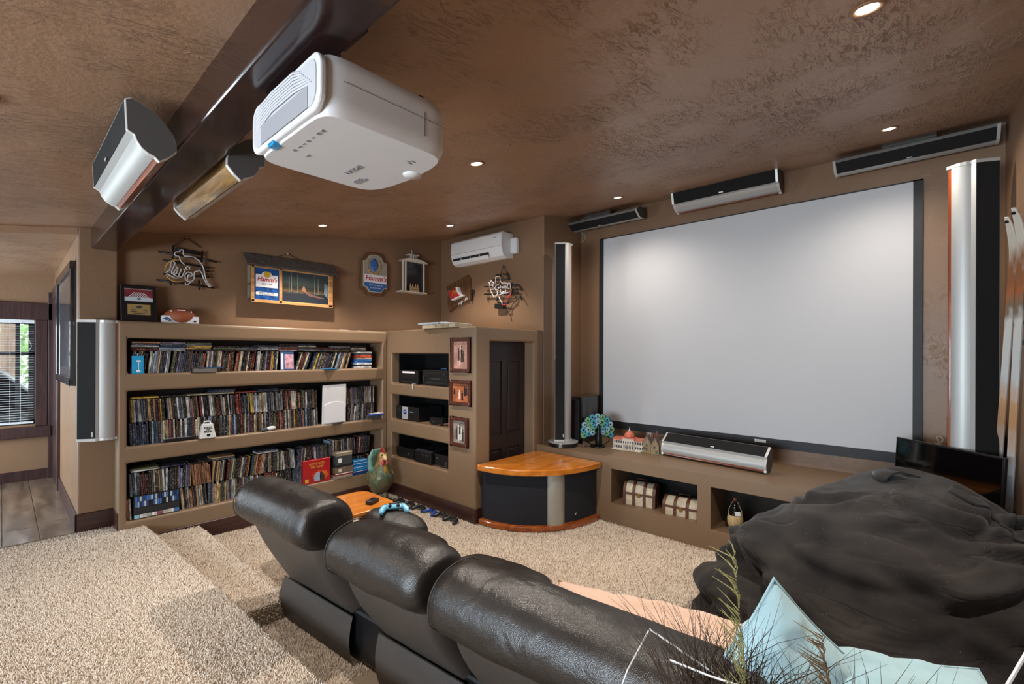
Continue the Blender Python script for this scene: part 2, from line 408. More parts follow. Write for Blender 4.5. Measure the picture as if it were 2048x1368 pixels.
# ------------------------------------------------------------------ beam, boards
beam = struct(B().prism([(.490, 2.287), (.648, 2.287), (.648, 2.49), (.490, 2.49)], -2.7, 5.12, ceiling_M).done('trim_1', m_beam, bevel=.010, seg=3))
beam['label'] = 'dark stained wooden beam running along the sloping ceiling'
def board(name, a, b, m=None): return struct(B().span(a, b, bev=.004, seg=1).done(name, m or m_trim))
board('baseboard_pillar', (.395, 5.085, -.02), (.655, 5.10, .135))
board('baseboard_pillar.001', (.395, 5.085, -.02), (.41, 6.74, .135), m_trimv)
board('baseboard_bookcase', (.625, 4.885, -.02), (.640, 5.085, .135))
board('baseboard_bookcase.001', (.90, YF-.014, ZL), (XA, YF, -.09))
board('baseboard_cabinet', (XA-.014, YC-.014, ZL), (XA, YF-.014, -.085))
board('baseboard_cabinet.001', (XA, YC-.014, ZL), (XA+.20, YC, -.085))
board('baseboard_hall', (-1.6, 7.505, -.01), (.41, 7.52, .115), m_trimv)
board('trim_2', (.355, 7.49, -.01), (.41, 7.52, 2.12), m_trimv)
board('trim_3', (.385, 6.74, -.01), (.41, 6.86, 2.16), m_trimv)
board('trim_4', (.385, 6.86, 2.04), (.41, 7.49, 2.16), m_trimv)
d2 = B().span((.392, 6.86, -.005), (.409, 7.49, 2.04)); struct(d2.done('door_2', m_trimv))

# hall window: casing, sash, glass, blind
wn = struct(B().span((WX0-.14, 7.49, WZ1), (WX1+.14, 7.52, WZ1+.19)).span((WX1, 7.49, WZ0-.02), (WX1+.10, 7.52, WZ1))
    .span((WX0-.10, 7.49, WZ0-.02), (WX0, 7.52, WZ1)).span((WX0-.13, 7.46, WZ0-.14), (WX1+.125, 7.53, WZ0-.02)).done('window_1', m_trimv, bevel=.004, seg=1))
m_sash = mat('dark_window_sash', '22262a', .4)
sash = B(); y0, y1 = 7.57, 7.61
for a, b in (((WX0, WZ0), (WX0+.05, WZ1)), ((WX1-.05, WZ0), (WX1, WZ1)), ((WX0, WZ0), (WX1, WZ0+.05)), ((WX0, WZ1-.05), (WX1, WZ1)), ((WX0, 1.40), (WX1, 1.44)), ((.10, WZ0), (.135, WZ1))):
    sash.span((a[0], y0, a[1]), (b[0], y1, b[1]))
sash.done('sash', m_sash, wn)
m_glass = bpy.data.materials.new('window_glass'); m_glass.use_nodes = True; _N, _L, _p = nodes_of(m_glass)
_p.inputs['Transmission Weight'].default_value = 1; _p.inputs['Roughness'].default_value = 0; _p.inputs['IOR'].default_value = 1.02
B().span((WX0+.03, 7.588, WZ0+.03), (.11, 7.592, WZ1-.03)).done('pane', m_glass, wn)
blind = thing('venetian_blind', 'white venetian blind lowered over the hall window, slats open', 'blind', (0, 7.545, WZ0))
m_slat = mat('blind_white', 'cfd4d8', .5)
B().span((WX0+.005, -.02, 1.135), (WX1-.005, .02, 1.172)).done('headrail', m_slat, blind)
B().span((WX0+.005, -.016, .012), (WX1-.01, .016, .034)).done('bottom_rail', m_slat, blind)
sl = B().box((0, 0, 0), (WX1-WX0-.02, .022, .0016), rot=(math.radians(2), 0, 0)).mesh('slat', m_slat)
for i in range(40):
    o = bpy.data.objects.new('slat', sl); COL.objects.link(o); o.parent = blind; o.location = ((WX0+WX1)/2, 0, .055+.0268*i)
c = B()
for x in (.06, .14): c.tube([(x, -.016, .02), (x, -.016, 1.15)], .002, 4)
c.tube([(.15, -.022, 1.15), (.21, -.022, .93), (.225, -.022, .88), (.20, -.022, .82), (.16, -.022, .85)], .002, 4)
c.lathe([(.001, .60), (.009, .575), (.010, .55), (.002, .53)], 8, Matrix.Translation((.16, -.024, 0)))
c.done('cord', m_slat, blind)
# what stands outside that window
g = struct(B().span((-6, 7.8, -.91), (6, 18, -.81)).done('ground', mat('outdoor_ground', '6f6a4f', .95, var=.3, vscale=2)))
m_bark = mat('bark', '917a67', .95, var=.35, vscale=5, bump=.8, bscale=9, stretch=(4, 4, .7))
tr = thing('pine_tree', 'tall brown tree trunk beyond the hall window', 'tree', (.09, 11.9, -.81))
B().lathe([(.15, 0), (.12, 1), (.11, 3), (.10, 6)], 14).done('trunk', m_bark, tr, smooth=True)
m_leaf = mat('leaf_green', '86a866', .7, var=.5, vscale=3)
def foliage(name, label, x, y, z, s, n, seed):
    r = random.Random(seed); t = thing(name, label, 'bush', (x, y, -.81)); b = B()
    for i in range(n):
        p = Vector((r.gauss(0, s), r.gauss(0, s*.5), z+.81+r.gauss(0, s*.8))); a = r.random()*6.28; L = .10+.10*r.random()
        d = Vector((math.cos(a), .3*r.random(), math.sin(a)*.8-.2))*L; q = d.cross(Vector((.2, 1, .1))).normalized()*L*.32
        b.face([p, p+d*.5+q, p+d, p+d*.5-q])
    stuff(b.done('leaves', m_leaf, t)); B().tube([(0, 0, 0), (.05, 0, z*.6+.6), (0, 0, z+.81)], [.05, .04, .02], 6).done('stem', m_bark, t)
foliage('leafy_bush', 'green leafy bush behind the parked vehicle beyond the hall window', .9, 14.6, 1.6, .8, 1100, 3)
foliage('leafy_bush', 'green leafy bush left of the tree trunk beyond the hall window', -2.9, 14.6, 1.7, .7, 700, 4)
car = thing('parked_car', 'dark parked vehicle seen through the blind of the hall window', 'car', (-.25, 9.9, -.81))
cb = [(-1.6, .45), (1.5, .45), (1.55, .95), (.9, 1.35), (.25, 2.0), (-1.2, 2.03), (-1.6, 1.4)]
B().prism(cb, -.8, .8, ceiling_M).done('body', mat('car_grey', '3a3f3f', .35, coat=.5), car, bevel=.06, seg=3)
B().prism([(.75, 1.42), (.28, 1.92), (-.45, 1.94), (-.45, 1.42)], -.815, -.79, ceiling_M).done('window', mat('car_glass', '0c0f12', .1), car)
for x in (-1.0, 1.0): B().cyl((x, -.82, .35), (x, -.6, .35), .35, n=20).done('wheel', m_black, car)

# ------------------------------------------------------------------ downlights
m_bulb = mat('bulb', 'fff6ea', .3, emit=14.0)
m_rim = mat('lamp_rim', '8c6a4b', .4)
place = ['above the projector screen, front row by the right wall', 'front row between sofa and screen', 'nearest the bookcase signs']
names = {0: 'recessed downlight high at the right, nearest the camera', 1: 'recessed downlight beside the projector, over the middle of the room', 2: 'recessed downlight above the roofed lodge sign',
         3: 'recessed downlight over the right end of the projection screen', 4: 'recessed downlight over the left end of the projection screen', 5: 'recessed downlight beside the wall air conditioner'}
tilt = -math.atan(.156)
for i, (x, y) in enumerate(LAMPS):
    z = ceil_z(x) - .002
    d = thing('downlight', (list(names.values())+['recessed downlight in the low ceiling left of the beam', 'recessed downlight straight above the camera', 'unseen downlight added as fill behind the camera at the low side', 'unseen downlight added as fill behind the camera at the high side'])[i], 'ceiling light', (x, y, z), rot=(0, tilt, 0), group='recessed ceiling downlights')
    B().lathe([(.036, .0), (.036, -.003), (.052, -.006), (.056, -.001), (.056, .004)], 24).done('rim', m_rim, d, smooth=True)
    B().lathe([(0, -.0055), (.02, -.005), (.034, -.002), (.036, .004)], 20).done('bulb', m_bulb, d, smooth=True)
    l = bpy.data.lights.new('downlight', 'SPOT'); l.energy = (85, 90, 70, 30, 30, 55, 45, 45, 75, 75)[i]; l.color = (1.0, .90, .79); l.spot_size = math.radians(150 if i in (3, 4) else 112); l.spot_blend = 1.0 if i in (3, 4) else .7; l.shadow_soft_size = .02
    o = bpy.data.objects.new('downlight_beam', l); COL.objects.link(o); o.location = (x, y, z-.03)
# ------------------------------------------------------------------ built-in bookcase
OP = [(1.262, 1.556), (.662, 1.122), (.050, .530)]          # three openings, top to bottom
OX0, OX1 = .690, 3.055
bk = thing('built_in_bookcase', 'low plastered built-in bookcase with three long openings full of disc cases', 'bookcase', (.632, YF, ZL))
b = carve(B().span((.632, YF, ZL), (XA, YB-.002, 1.697)), [((OX0, YF-.1, a), (OX1, YB-.03, c)) for a, c in OP])
o = b.done('body', m_shelf, bk, bevel=.020, seg=3); o.matrix_parent_inverse = Matrix.Translation((-.632, -YF, -ZL))

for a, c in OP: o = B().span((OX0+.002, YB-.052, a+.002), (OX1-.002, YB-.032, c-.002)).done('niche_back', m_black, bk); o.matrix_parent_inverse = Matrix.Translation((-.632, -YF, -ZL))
# built-in media cabinet
mc = thing('built_in_media_cabinet', 'plastered built-in cabinet with three component niches and a narrow door recess', 'cabinet', (XA, YC, ZL))
AP = [(1.082, 1.435), (.655, .950), (.212, .495)]
cuts = [((XA-.1, 3.755, a), (XA+.50, 4.790, c)) for a, c in AP] + [((3.330, YC-.1, ZL-.05), (4.020, YC+.17, 1.565))]
b = carve(B().span((XA, YC, ZL), (XW-.001, YB-.002, 1.705)), cuts)
o = b.done('body', m_shelf, mc, bevel=.018, seg=3); o.matrix_parent_inverse = Matrix.Translation((-XA, -YC, -ZL))
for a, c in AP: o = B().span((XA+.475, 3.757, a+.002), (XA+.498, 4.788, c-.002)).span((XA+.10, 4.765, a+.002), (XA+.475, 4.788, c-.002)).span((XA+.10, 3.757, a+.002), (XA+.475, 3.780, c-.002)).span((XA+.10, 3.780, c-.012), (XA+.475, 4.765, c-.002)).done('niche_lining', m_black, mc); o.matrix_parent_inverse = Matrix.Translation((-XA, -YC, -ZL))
m_door = wood('dark_door', '1d1413', '2c1f1d', .45, 4, 2, .1)
dy = YC+.135
dr = B()
X0, X1, Z0, Z1 = 3.332, 4.018, ZL, 1.562
xs = [X0, X0+.085, X0+.305, X0+.385, X0+.60, X1]
zs = [Z0, Z0+.16, .42, .56, 1.36, Z1]
for i in range(5):
    for j in range(5):
        pan = i in (1, 3) and j in (1, 3)
        if not pan: dr.span((xs[i], dy, zs[j]), (xs[i+1], dy+.03, zs[j+1]))
door = struct(dr.done('door_1', m_door)); door['label'] = 'dark brown panelled door in the plastered recess beside the media cabinet'
for i in (1, 3):
    for j in (1, 3):
        B().span((xs[i]-.001, dy+.012, zs[j]-.001), (xs[i+1]+.001, dy+.028, zs[j+1]+.001)).box(((xs[i]+xs[i+1])/2, dy+.010, (zs[j]+zs[j+1])/2), (xs[i+1]-xs[i]-.06, .012, zs[j+1]-zs[j]-.06), bev=.005, seg=1).done('panel', m_door, door)

# built-in bench under the screen
bn = thing('built_in_bench', 'long plastered built-in bench with niches under the projection screen', 'bench', (XB, YR, ZL))
b = carve(B().span((XB, YR+.001, ZL), (XS-.001, YC-.001, .414)), [((XB-.1, 1.53, -.035), (XB+.5, 2.378, .302)), ((XB-.1, .32, -.055), (XB+.5, 1.418, .308)), ((XB-.1, -.25, -.055), (XB+.5, .20, .308))])
o = b.done('body', m_shelf, bn, bevel=.016, seg=3); o.matrix_parent_inverse = Matrix.Translation((-XB, -YR, -ZL))

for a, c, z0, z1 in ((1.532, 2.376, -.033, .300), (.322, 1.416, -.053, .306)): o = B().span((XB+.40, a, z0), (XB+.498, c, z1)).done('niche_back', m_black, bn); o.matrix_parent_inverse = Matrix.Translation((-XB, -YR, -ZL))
# ------------------------------------------------------------------ projection screen
scr = thing('projection_screen', 'large white fixed projection screen with black border on the wall', 'screen', (XS, 1.56, .58))
m_scr = mat('screen_white', 'c4c4c6', .75, bump=.05, bscale=3)
SY0, SY1, SZ0, SZ1 = .082, 3.045, .575, 2.838
def sheet(u, v):
    y = .138+(2.990-.138)*u; z = .640+(2.828-.640)*v
    return (XS-.028-.004*math.sin(u*9+v*3)*(1-v)**2-.003*math.sin(u*23+v*7)*(1-v)**3, y, z)
inv = Matrix.Translation((-XS, -1.56, -.58))
o = B().grid(sheet, 40, 30).done('sheet', m_scr, scr, smooth=True); o.matrix_parent_inverse = inv
m_bord = mat('screen_border', '1b1b1e', .55)
b = B().span((XS-.032, SY0, SZ0), (XS-.002, .140, SZ1)).span((XS-.032, 2.988, SZ0), (XS-.002, SY1, SZ1)).span((XS-.034, SY0, SZ0-.02), (XS-.002, SY1, .642)).span((XS-.032, SY0, 2.828), (XS-.002, SY1, SZ1))
o = b.done('border', m_bord, scr); o.matrix_parent_inverse = inv
o = B().span((XS-.036, 1.20, .595), (XS-.033, 1.30, .622)).done('label_plate', m_silver2, scr); o.matrix_parent_inverse = inv

# ------------------------------------------------------------------ column loudspeakers of one family
PF = [(-215, 270), (-208, 120), (-200, -40), (-140, -70), (-120, -130), (-80, -190), (-25, -230), (30, -250), (70, -290), (150, -225), (220, -140), (218, -60), (195, 30), (120, 130), (40, 205), (-40, 250), (-110, 280), (-170, 297)]
m_burl = wood('burl_veneer', '5f4420', 'a17c45', .14, 3, 2, .7, ring=6)
def line_speaker(name, label, L, sc, Mx, grp=None, back=None, base=False, mirror=False, inset=.02, badge=.5, mount=False):
    k = sc*.00036; sg = -1 if mirror else 1
    P = [(x*k*sg, y*k) for x, y in PF]
    t = thing(name, label, 'loudspeaker', (0, 0, 0), group=grp); t.matrix_world = Mx
    cap = .022*sc
    q = lambda f: [(x*f, y*f) for x, y in P]
    B().prism(q(.955), cap, L-cap).done('cabinet', back or m_cherry, t, auto=True)
    # silver curved strip stands proud along the lower edge of the profile
    st = [P[i] for i in (2, 3, 4, 5, 6, 7)]; inn = [(x*.80, y*.80) for x, y in st][::-1]
    B().prism([(x*1.005, y*1.005) for x, y in st]+inn, cap, L-cap).done('metal_strip', m_silver, t, auto=True)
    gx = lambda x, y: (x*k*sg, y*k)
    B().prism([gx(-224, 268), gx(-215, 120), gx(-209, -34), gx(-150, -58), gx(-100, -30), gx(-120, 230)], cap, L-cap).done('grille', m_cloth, t)
    B().prism([gx(-226, 272), gx(-222, 262), gx(-160, 280), gx(-150, 306), gx(-172, 306)], cap, L-cap).done('metal_edge', m_silver, t)
    B().prism([gx(-226, 272), gx(-222, 262), gx(-160, 280), gx(-150, 306), gx(-172, 306)], cap, L-cap).done('metal_edge', m_silver, t)
    for z0, z1, nm in ((0, cap, 'end_cap'), (L-cap, L, 'end_cap')):
        e = B().prism(q(1.03), z0, z1).done(nm, m_silver2, t, bevel=.003*sc, seg=2)
        zz = (z0-.001, z0+.003) if z0 == 0 else (z1-.003, z1+.001)
        B().prism(q(.985), *zz).done('cap_plate', m_grey, e)
    g = P[2]; B().box((-226*k*sg, 0, L*badge), (.003, .010*sc, .035*sc)).done('badge', m_silver2, t)
    if mount: B().span((-60*k, 240*k, L*.33), (60*k, 330*k, L*.66)).done('wall_bracket', m_mount, t)
    if base:
        B().lathe([(.0, -.055), (.155, -.055), (.165, -.05), (.165, -.012), (.0, -.012)], 32).done('base', m_satin, t, auto=True)
        B().lathe([(.0, -.012), (.168, -.012), (.168, -.004), (.12, .0), (.0, .0)], 32).done('base_plate', m_silver, t, auto=True)
    return t
def frame_mx(o, ex, ey):
    ex = Vector(ex).normalized(); ey = Vector(ey); ey = (ey - ex*ey.dot(ex)).normalized(); ez = ex.cross(ey)
    return Matrix(((ex.x, ey.x, ez.x, o[0]), (ex.y, ey.y, ez.y, o[1]), (ex.z, ey.z, ez.z, o[2]), (0, 0, 0, 1)))
line_speaker('wall_speaker', 'tall silver and black loudspeaker hung on the pillar left of the bookcase', .965, 1.10, frame_mx((.535, 4.975, .733), (.62, .78, 0), (-.78, .62, 0)), badge=.06)
ex = (1, 0, 0); ey = (0, 0, 1)          # left of the beam: grille to -X, metal down, runs along -Y
line_speaker('beam_speaker', 'silver and black loudspeaker hung left of the ceiling beam', .93, 1.0, frame_mx((.385, 3.16, 2.285), (1, 0, 0), (0, 0, 1)), 'speakers beside the beam', mount=False)
line_speaker('beam_speaker', 'loudspeaker with glossy golden brown wooden back hung on the right side of the ceiling beam', .93, 1.0, frame_mx((.735, 3.20, 2.305), (1, 0, 0), (0, 0, 1)), 'speakers beside the beam', mirror=True, back=m_burl)
# three across the top of the screen wall, one on the bench: axis along -Y
def along(o, ang, **kw):
    # profile u axis leans by ang in the X-Z plane; z axis = -Y
    ex = (math.cos(ang), 0, math.sin(ang)); ey = (-math.sin(ang), 0, math.cos(ang))
    return frame_mx(o, ex, ey)
line_speaker('height_speaker', 'dark loudspeaker with silver edges above the left end of the screen', 1.03, .95, along((4.79, 3.455, 3.015), math.radians(52)), 'speakers over the screen', mount=True)
line_speaker('height_speaker', 'loudspeaker with wide silver lower strip above the middle of the screen', .99, 1.15, along((4.79, 2.045, 3.035), math.radians(14)), 'speakers over the screen')
line_speaker('height_speaker', 'dark loudspeaker with silver edges above the right end of the screen', .975, .95, along((4.79, .645, 3.025), math.radians(46)), 'speakers over the screen', mount=True)
line_speaker('centre_speaker', 'low silver and dark loudspeaker lying on the bench under the screen', 1.00, 1.0, frame_mx((4.57, 2.05, .513), (.596, -.072, -.80), (.794, -.096, .60)), badge=.52)
line_speaker('tower_speaker', 'slim floor tower loudspeaker left of the screen, on a round black base', 2.20, .92, frame_mx((4.23, 3.08, .470), (.80, .60, 0), (-.60, .80, 0)), 'tall tower speakers', base=True, badge=.03)
line_speaker('tower_speaker', 'tall tower loudspeaker right of the screen, behind the flat television', 2.25, 1.10, frame_mx((4.36, -.165, .470), (-.88, -.47, 0), (.47, -.88, 0)), 'tall tower speakers', base=True, mirror=True, badge=.03)
bx = thing('subwoofer', 'glossy black box loudspeaker behind the left tower', 'loudspeaker', (4.60, 3.12, .415))
B().box((0, 0, .265), (.34, .30, .53), bev=.012).done('cabinet', mat('gloss_black', '0b0b0d', .12, coat=.6), bx)
B().box((-.174, 0, .265), (.008, .25, .47), bev=.003, seg=1).done('grille', m_cloth, bx)
B().box((0, -.153, .27), (.10, .006, .40)).done('side_panel', m_grey, bx)
bx = thing('subwoofer', 'black box loudspeaker in the corner behind the right tower', 'loudspeaker', (4.78, -.20, .415))
B().box((0, 0, .28), (.28, .28, .56), bev=.012).done('cabinet', m_satin, bx); B().box((-.144, 0, .28), (.008, .22, .48), bev=.003, seg=1).done('grille', m_cloth, bx)

# quarter-round corner loudspeaker
cs = thing('corner_speaker', 'quarter-round corner loudspeaker with orange wooden top and silver column', 'loudspeaker', (4.045, 3.305, ZL))
m_orange = wood('orange_veneer', 'b8671f', 'd4862f', .22, 2.0, 0, .6, ring=7)
m_orange2 = wood('orange_veneer_edge', '7d3c14', 'a95a22', .22, 2.5, 0, .6, ring=9)
m_navy = mat('navy_cloth', '161a24', .85, bump=.3, bscale=700)
def sector(rx, ry, n=28, inset=0.0, rear=0.0):
    # apex at origin, spreads to -X and -Y, front edge swollen
    p = [(-rear, -rear)]
    for i in range(n+1):
        a = PI/2*i/n; e = .90
        p.append((-(rx*abs(math.cos(a))**e) - (0 if i else 0), -(ry*abs(math.sin(a))**e)))
    return p
B().prism(sector(.905, .81), .010, .060).done('plinth', m_orange2, cs, bevel=.008, seg=2)
B().prism(sector(.87, .77), .0, .012).done('foot', m_black, cs)
B().prism(sector(.86, .765, rear=.02), .060, .535).done('grille', m_navy, cs)
B().prism(sector(.925, .83), .535, .592).done('top', m_orange, cs, bevel=.010, seg=3)
a = math.radians(55); cx, cy = -.845*math.cos(a)**.9, -.755*math.sin(a)**.9
B().cyl((cx+.045, cy+.045, .060), (cx+.045, cy+.045, .535), .112, n=32).done('column', mat('silver_paint', 'a9aaa2', .42, .5), cs, auto=True)
B().box((-.30, -.735, .13), (.05, .006, .012), rot=(0, 0, math.radians(18))).done('badge', m_silver2, cs)

# ------------------------------------------------------------------ projector
pj = thing('projector', 'large white ceiling projector hung beside the dark beam', 'projector', (.79, 1.455, 2.09))
m_pj = mat('projector_white', 'c8c8ca', .38)
m_pj2 = mat('projector_side', 'b4b4b8', .42)
pj.scale = (1.06, 1.02, 1.02)
m_print = mat('grey_print', '77777c', .6)
def rrect(hx, hy, r, n=6, front=0.0):
    p = []
    for sx, sy, a0 in ((1, 1, 0), (-1, 1, PI/2), (-1, -1, PI), (1, -1, 1.5*PI)):
        for i in range(n+1):
            a = a0 + PI/2*i/n; x = sx*(hx-r)+r*math.cos(a); y = sy*(hy-r)+r*math.sin(a)
            p.append((x, y))
    return p
def body(u, v):
    # u round the plan outline, v from bottom cover up to the top: softly swollen box
    a = 2*PI*u; cx_, sy_ = math.cos(a), math.sin(a); e = .24
    x = .205*abs(cx_)**e*(1 if cx_ > 0 else -1); y = .245*abs(sy_)**e*(1 if sy_ > 0 else -1)
    if x > 0: x += .035*(1-abs(y/.245)**2)*(x/.205)
    t = v; k = {0: 0}.get(t, 1)
    s = 1 - .055*max(0, (.25-t)/.25)**2.2 - .05*max(0, (t-.8)/.2)**2
    return (x*s, y*s, .165*t)
b = B().grid(body, 72, 10, cu=True)
b.bm.verts.ensure_lookup_table()
n = 72; kv = 11
bot = [b.bm.verts[i*kv] for i in range(n)]; top = [b.bm.verts[i*kv+10] for i in range(n)]
b.bm.faces.new(bot[::-1]); b.bm.faces.new(top)
sh = b.done('shell', m_pj, pj, auto=True)
# rear face (-X): vent bay painted darker for recess shade, with curved louvres
PX = Matrix(((0, 0, 1, -.203), (1, 0, 0, 0), (0, 1, 0, .084), (0, 0, 0, 1)))
B().prism(rrect(.243, .078, .045), -.008, .010, PX).done('vent_frame', m_pj, pj, bevel=.005, seg=2)
B().prism(rrect(.222, .062, .035), -.0105, -.007, PX).done('vent_field', m_pj2, pj)
B().box((-.2135, -.01, .052), (.003, .33, .060)).done('vent_bay_shade', mat('vent_shadow', '8e8e92', .6), pj)
for i in range(7):
    z = .092+.0092*i
    B().tube([(-.213, -.20+.012*i, z-.010), (-.218, -.09, z), (-.218, .06, z+.002), (-.213, .195, z-.014+.002*i)], .0032, 5).done('louvre', m_pj2, pj)
B().box((-.200, .085, .004), (.026, .045, .014), bev=.003).done('indicator_window', mat('blue_window', '1c86b8', .1, coat=.5, var=.4, vscale=90), pj)
B().span((-.15, -.2462, .094), (.19, -.2452, .0955)).done('seam', m_print, pj)
B().span((.105, -.2470, .040), (.108, -.2450, .115)).done('panel_line', m_print, pj)
for x, y, w_, h_ in ((-.150, -.10, .014, .010), (-.150, -.125, .014, .010), (-.150, -.06, .012, .003), (-.150, -.03, .012, .008), (-.150, 0, .012, .003), (-.150, .03, .016, .004), (-.150, .065, .012, .010), (-.105, .075, .02, .006), (.10, .155, .05, .004), (.108, .155, .06, .004), (.116, .15, .075, .004), (.124, .145, .06, .003), (.14, -.14, .004, .018), (.13, -.13, .003, .015), (.14, -.12, .004, .018)):
    B().span((x-h_/2, y-w_/2, -.0016), (x+h_/2, y+w_/2, .001)).done('printed_mark', m_print, pj)
lettering('EPSON', .030, m_print, pj, (.045, .07, -.0012), rot=(PI, 0, math.radians(90)), sx=1.1)
B().lathe([(.035, 0), (.030, -.010), (0, -.012)], 16, Matrix.Translation((.205, -.04, .004))).done('foot', m_pj, pj, smooth=True)
B().cyl((.20, .10, .09), (.246, .10, .09), .05, n=24).done('lens', m_black, pj)
B().cyl((.12, -.20, .160), (.12, -.20, .182), .014, n=12).done('foot', m_black, pj)
mt = B().box((-.06, 0, .21), (.16, .20, .015)).cyl((-.06, 0, .17), (-.06, 0, .40), .022, n=14)
for x, y in ((-.13, -.09), (.01, -.09), (-.13, .09), (.01, .09)): mt.cyl((x, y, .155), (x, y, .205), .008, n=8)
mt.done('ceiling_mount', m_black, pj)
B().box((-.06, 0, .393), (.15, .15, .02), rot=(0, tilt, 0)).done('mount_plate', m_black, pj)

# ------------------------------------------------------------------ sofa
m_leather = bpy.data.materials.new('dark_leather'); m_leather.use_nodes = True; N, L, p = nodes_of(m_leather)
p.inputs['Roughness'].default_value = .36; p.inputs['Base Color'].default_value = (*lin('191615'), 1); p.inputs['Specular IOR Level'].default_value = .6
tc = N.new('ShaderNodeTexCoord'); n1 = N.new('ShaderNodeTexNoise'); n1.inputs['Scale'].default_value = 9; n1.inputs['Detail'].default_value = 6; n1.inputs['Distortion'].default_value = .8; L.new(tc.outputs['Object'], n1.inputs['Vector'])
n2 = N.new('ShaderNodeTexVoronoi'); n2.inputs['Scale'].default_value = 330; L.new(tc.outputs['Object'], n2.inputs['Vector'])
r = N.new('ShaderNodeMapRange'); r.inputs['To Min'].default_value = .26; r.inputs['To Max'].default_value = .44; L.new(n1.outputs[0], r.inputs[0]); L.new(r.outputs[0], p.inputs['Roughness'])
ad = N.new('ShaderNodeMath'); ad.operation = 'MULTIPLY_ADD'; ad.inputs[1].default_value = .09; L.new(n2.outputs['Distance'], ad.inputs[0]); L.new(n1.outputs[0], ad.inputs[2])
bp = N.new('ShaderNodeBump'); bp.inputs['Strength'].default_value = .5; bp.inputs['Distance'].default_value = .016; L.new(ad.outputs[0], bp.inputs['Height']); L.new(bp.outputs[0], p.inputs['Normal'])
m_leather2 = mat('leather_panel_sheen', '3b3531', .48, bump=.12, bscale=300)  # lighter copy of the leather, reflected light on rear panels put into the colour
m_stitch = mat('stitching', '2f2a27', .7)

SA = math.radians(-4.6)      # the sofa stands slightly turned
sofa = thing('reclining_sofa', 'dark brown leather reclining sofa seen from behind, three padded backs', 'sofa', (.935, 3.03, ZL), rz=-SA)
# local frame: x = depth towards the screen, -y = along the sofa towards the right wall; z from the floor
def cushion(name, prof, y0, y1, m, parent, round_=.07, n=26, lump=.0, seed=0, crown=0.0, endk=.34):
    """closed profile (x,z) swept along y with rounded, drawn-in ends"""
    cx_ = sum(q[0] for q in prof)/len(prof); cz_ = sum(q[1] for q in prof)/len(prof); k = len(prof); Lh = abs(y1-y0)
    def fn(u, v):
        # ends: u mapped so that both caps close
        if u <= 0 or u >= 1: s = 0.0; t = 0 if u <= 0 else 1
        else:
            t = (u-1/n)/(1-2/n); d = min(t, 1-t)*Lh
            s = 1.0 if d >= round_ else (1-(1-d/round_)**2.6*endk)
        y = y0+(y1-y0)*t; i = v*k; j = int(i) % k; f = i-int(i); a, b_ = prof[j], prof[(j+1) % k]
        x = a[0]+(b_[0]-a[0])*f; z = a[1]+(b_[1]-a[1])*f
        x = cx_+(x-cx_)*s; z = cz_+(z-cz_)*s
        if lump:
            q = noise.noise(Vector((x*5+seed, y*4, z*5)))*lump+noise.noise(Vector((x*13+seed, y*9, z*12)))*lump*.4; x += q*.5; z += q
        if crown: z += crown*math.sin(PI*t)*(1 if z > cz_ else 0)
        return (x, y, z)
    return B().grid(fn, n, k, cv=True).done(name, m, parent, smooth=True, sub=1)
def smooth_prof(pts, it=2):
    for _ in range(it):
        q = []
        for i in range(len(pts)):
            a, b_ = pts[i], pts[(i+1) % len(pts)]
            q += [(a[0]*.75+b_[0]*.25, a[1]*.75+b_[1]*.25), (a[0]*.25+b_[0]*.75, a[1]*.25+b_[1]*.75)]
        pts = q
    return pts
HEAD = smooth_prof([(.000, .715), (-.035, .755), (-.040, .830), (-.005, .895), (.08, .930), (.19, .925), (.27, .87), (.30, .76), (.24, .66), (.08, .665)], 2)
BACK = smooth_prof([(.005, .735), (.375, .10), (.50, .16), (.50, .40), (.40, .55), (.27, .74), (.15, .78)], 2)
SEAT = smooth_prof([(.36, .14), (.36, .40), (.44, .475), (.80, .47), (1.00, .45), (1.06, .36), (1.05, .14)], 2)
spans = [(0.0, -.78, .0), (-.965, -1.60, -.045), (-1.65, -2.75, -.055)]
for i, (a, c, dz) in enumerate(spans):
    HD_ = [(x, z+dz) for x, z in HEAD]; BK_ = [(x, z+dz*(z > .4)) for x, z in BACK]
    bb = cushion('backrest', BK_, a-.01, c+.01, m_leather2, sofa, .03, lump=.004, seed=i*3)
    hd = cushion('headrest', HD_, a, c, m_leather, bb, .09, n=40, lump=.009, seed=i*7+1, crown=.008, endk=.22)
    # stitched seam where headrest meets the rear panel
    B().tube([(.000-.004, a-.02+(c-a+.04)*t/24, .732+dz+.004*math.sin(t*1.3+i)) for t in range(25)], .0022, 5).done('seam', m_stitch, hd)
    B().tube([(q[0], a-.035, q[1]) for q in HD_], .0026, 5, close=True).done('seam', m_stitch, hd)
    st = cushion('seat', SEAT, a-.005, c+.005, m_leather, sofa, .12, lump=.018, seed=i*5+2, crown=.02)
    # rear skirt with piped top edge
    def skirt(u, v):
        y = a-.02+(c-a+.04)*u; bulge = .05*math.sin(PI*v)
        e = max(0, .10-abs(y-a+.02))/.10 if i == 0 else 0
        return (.268-.022*math.sin(PI*v), y+.03*e*math.sin(PI*min(1, v*1.2)), .015+.255*v)
    sk = B().grid(lambda u, v: skirt(u, v), 20, 8)
    sk.done('rear_skirt', m_leather2, sofa, smooth=True)
    B().tube([(.266, a-.02+(c-a+.04)*t/20, .271) for t in range(21)], .003, 5).done('piping', m_leather, sofa)
fr = B().span((.29, -.02, .03), (1.00, -2.60, .30), bev=.02)
fr.done('frame', m_black, sofa)
for x, y in ((.34, -.08), (.96, -.08), (.34, -2.5), (.96, -2.5), (.34, -1.3), (.96, -1.3)):
    B().cyl((x, y, 0), (x, y, .05), .03, n=12).done('foot', m_black, sofa)

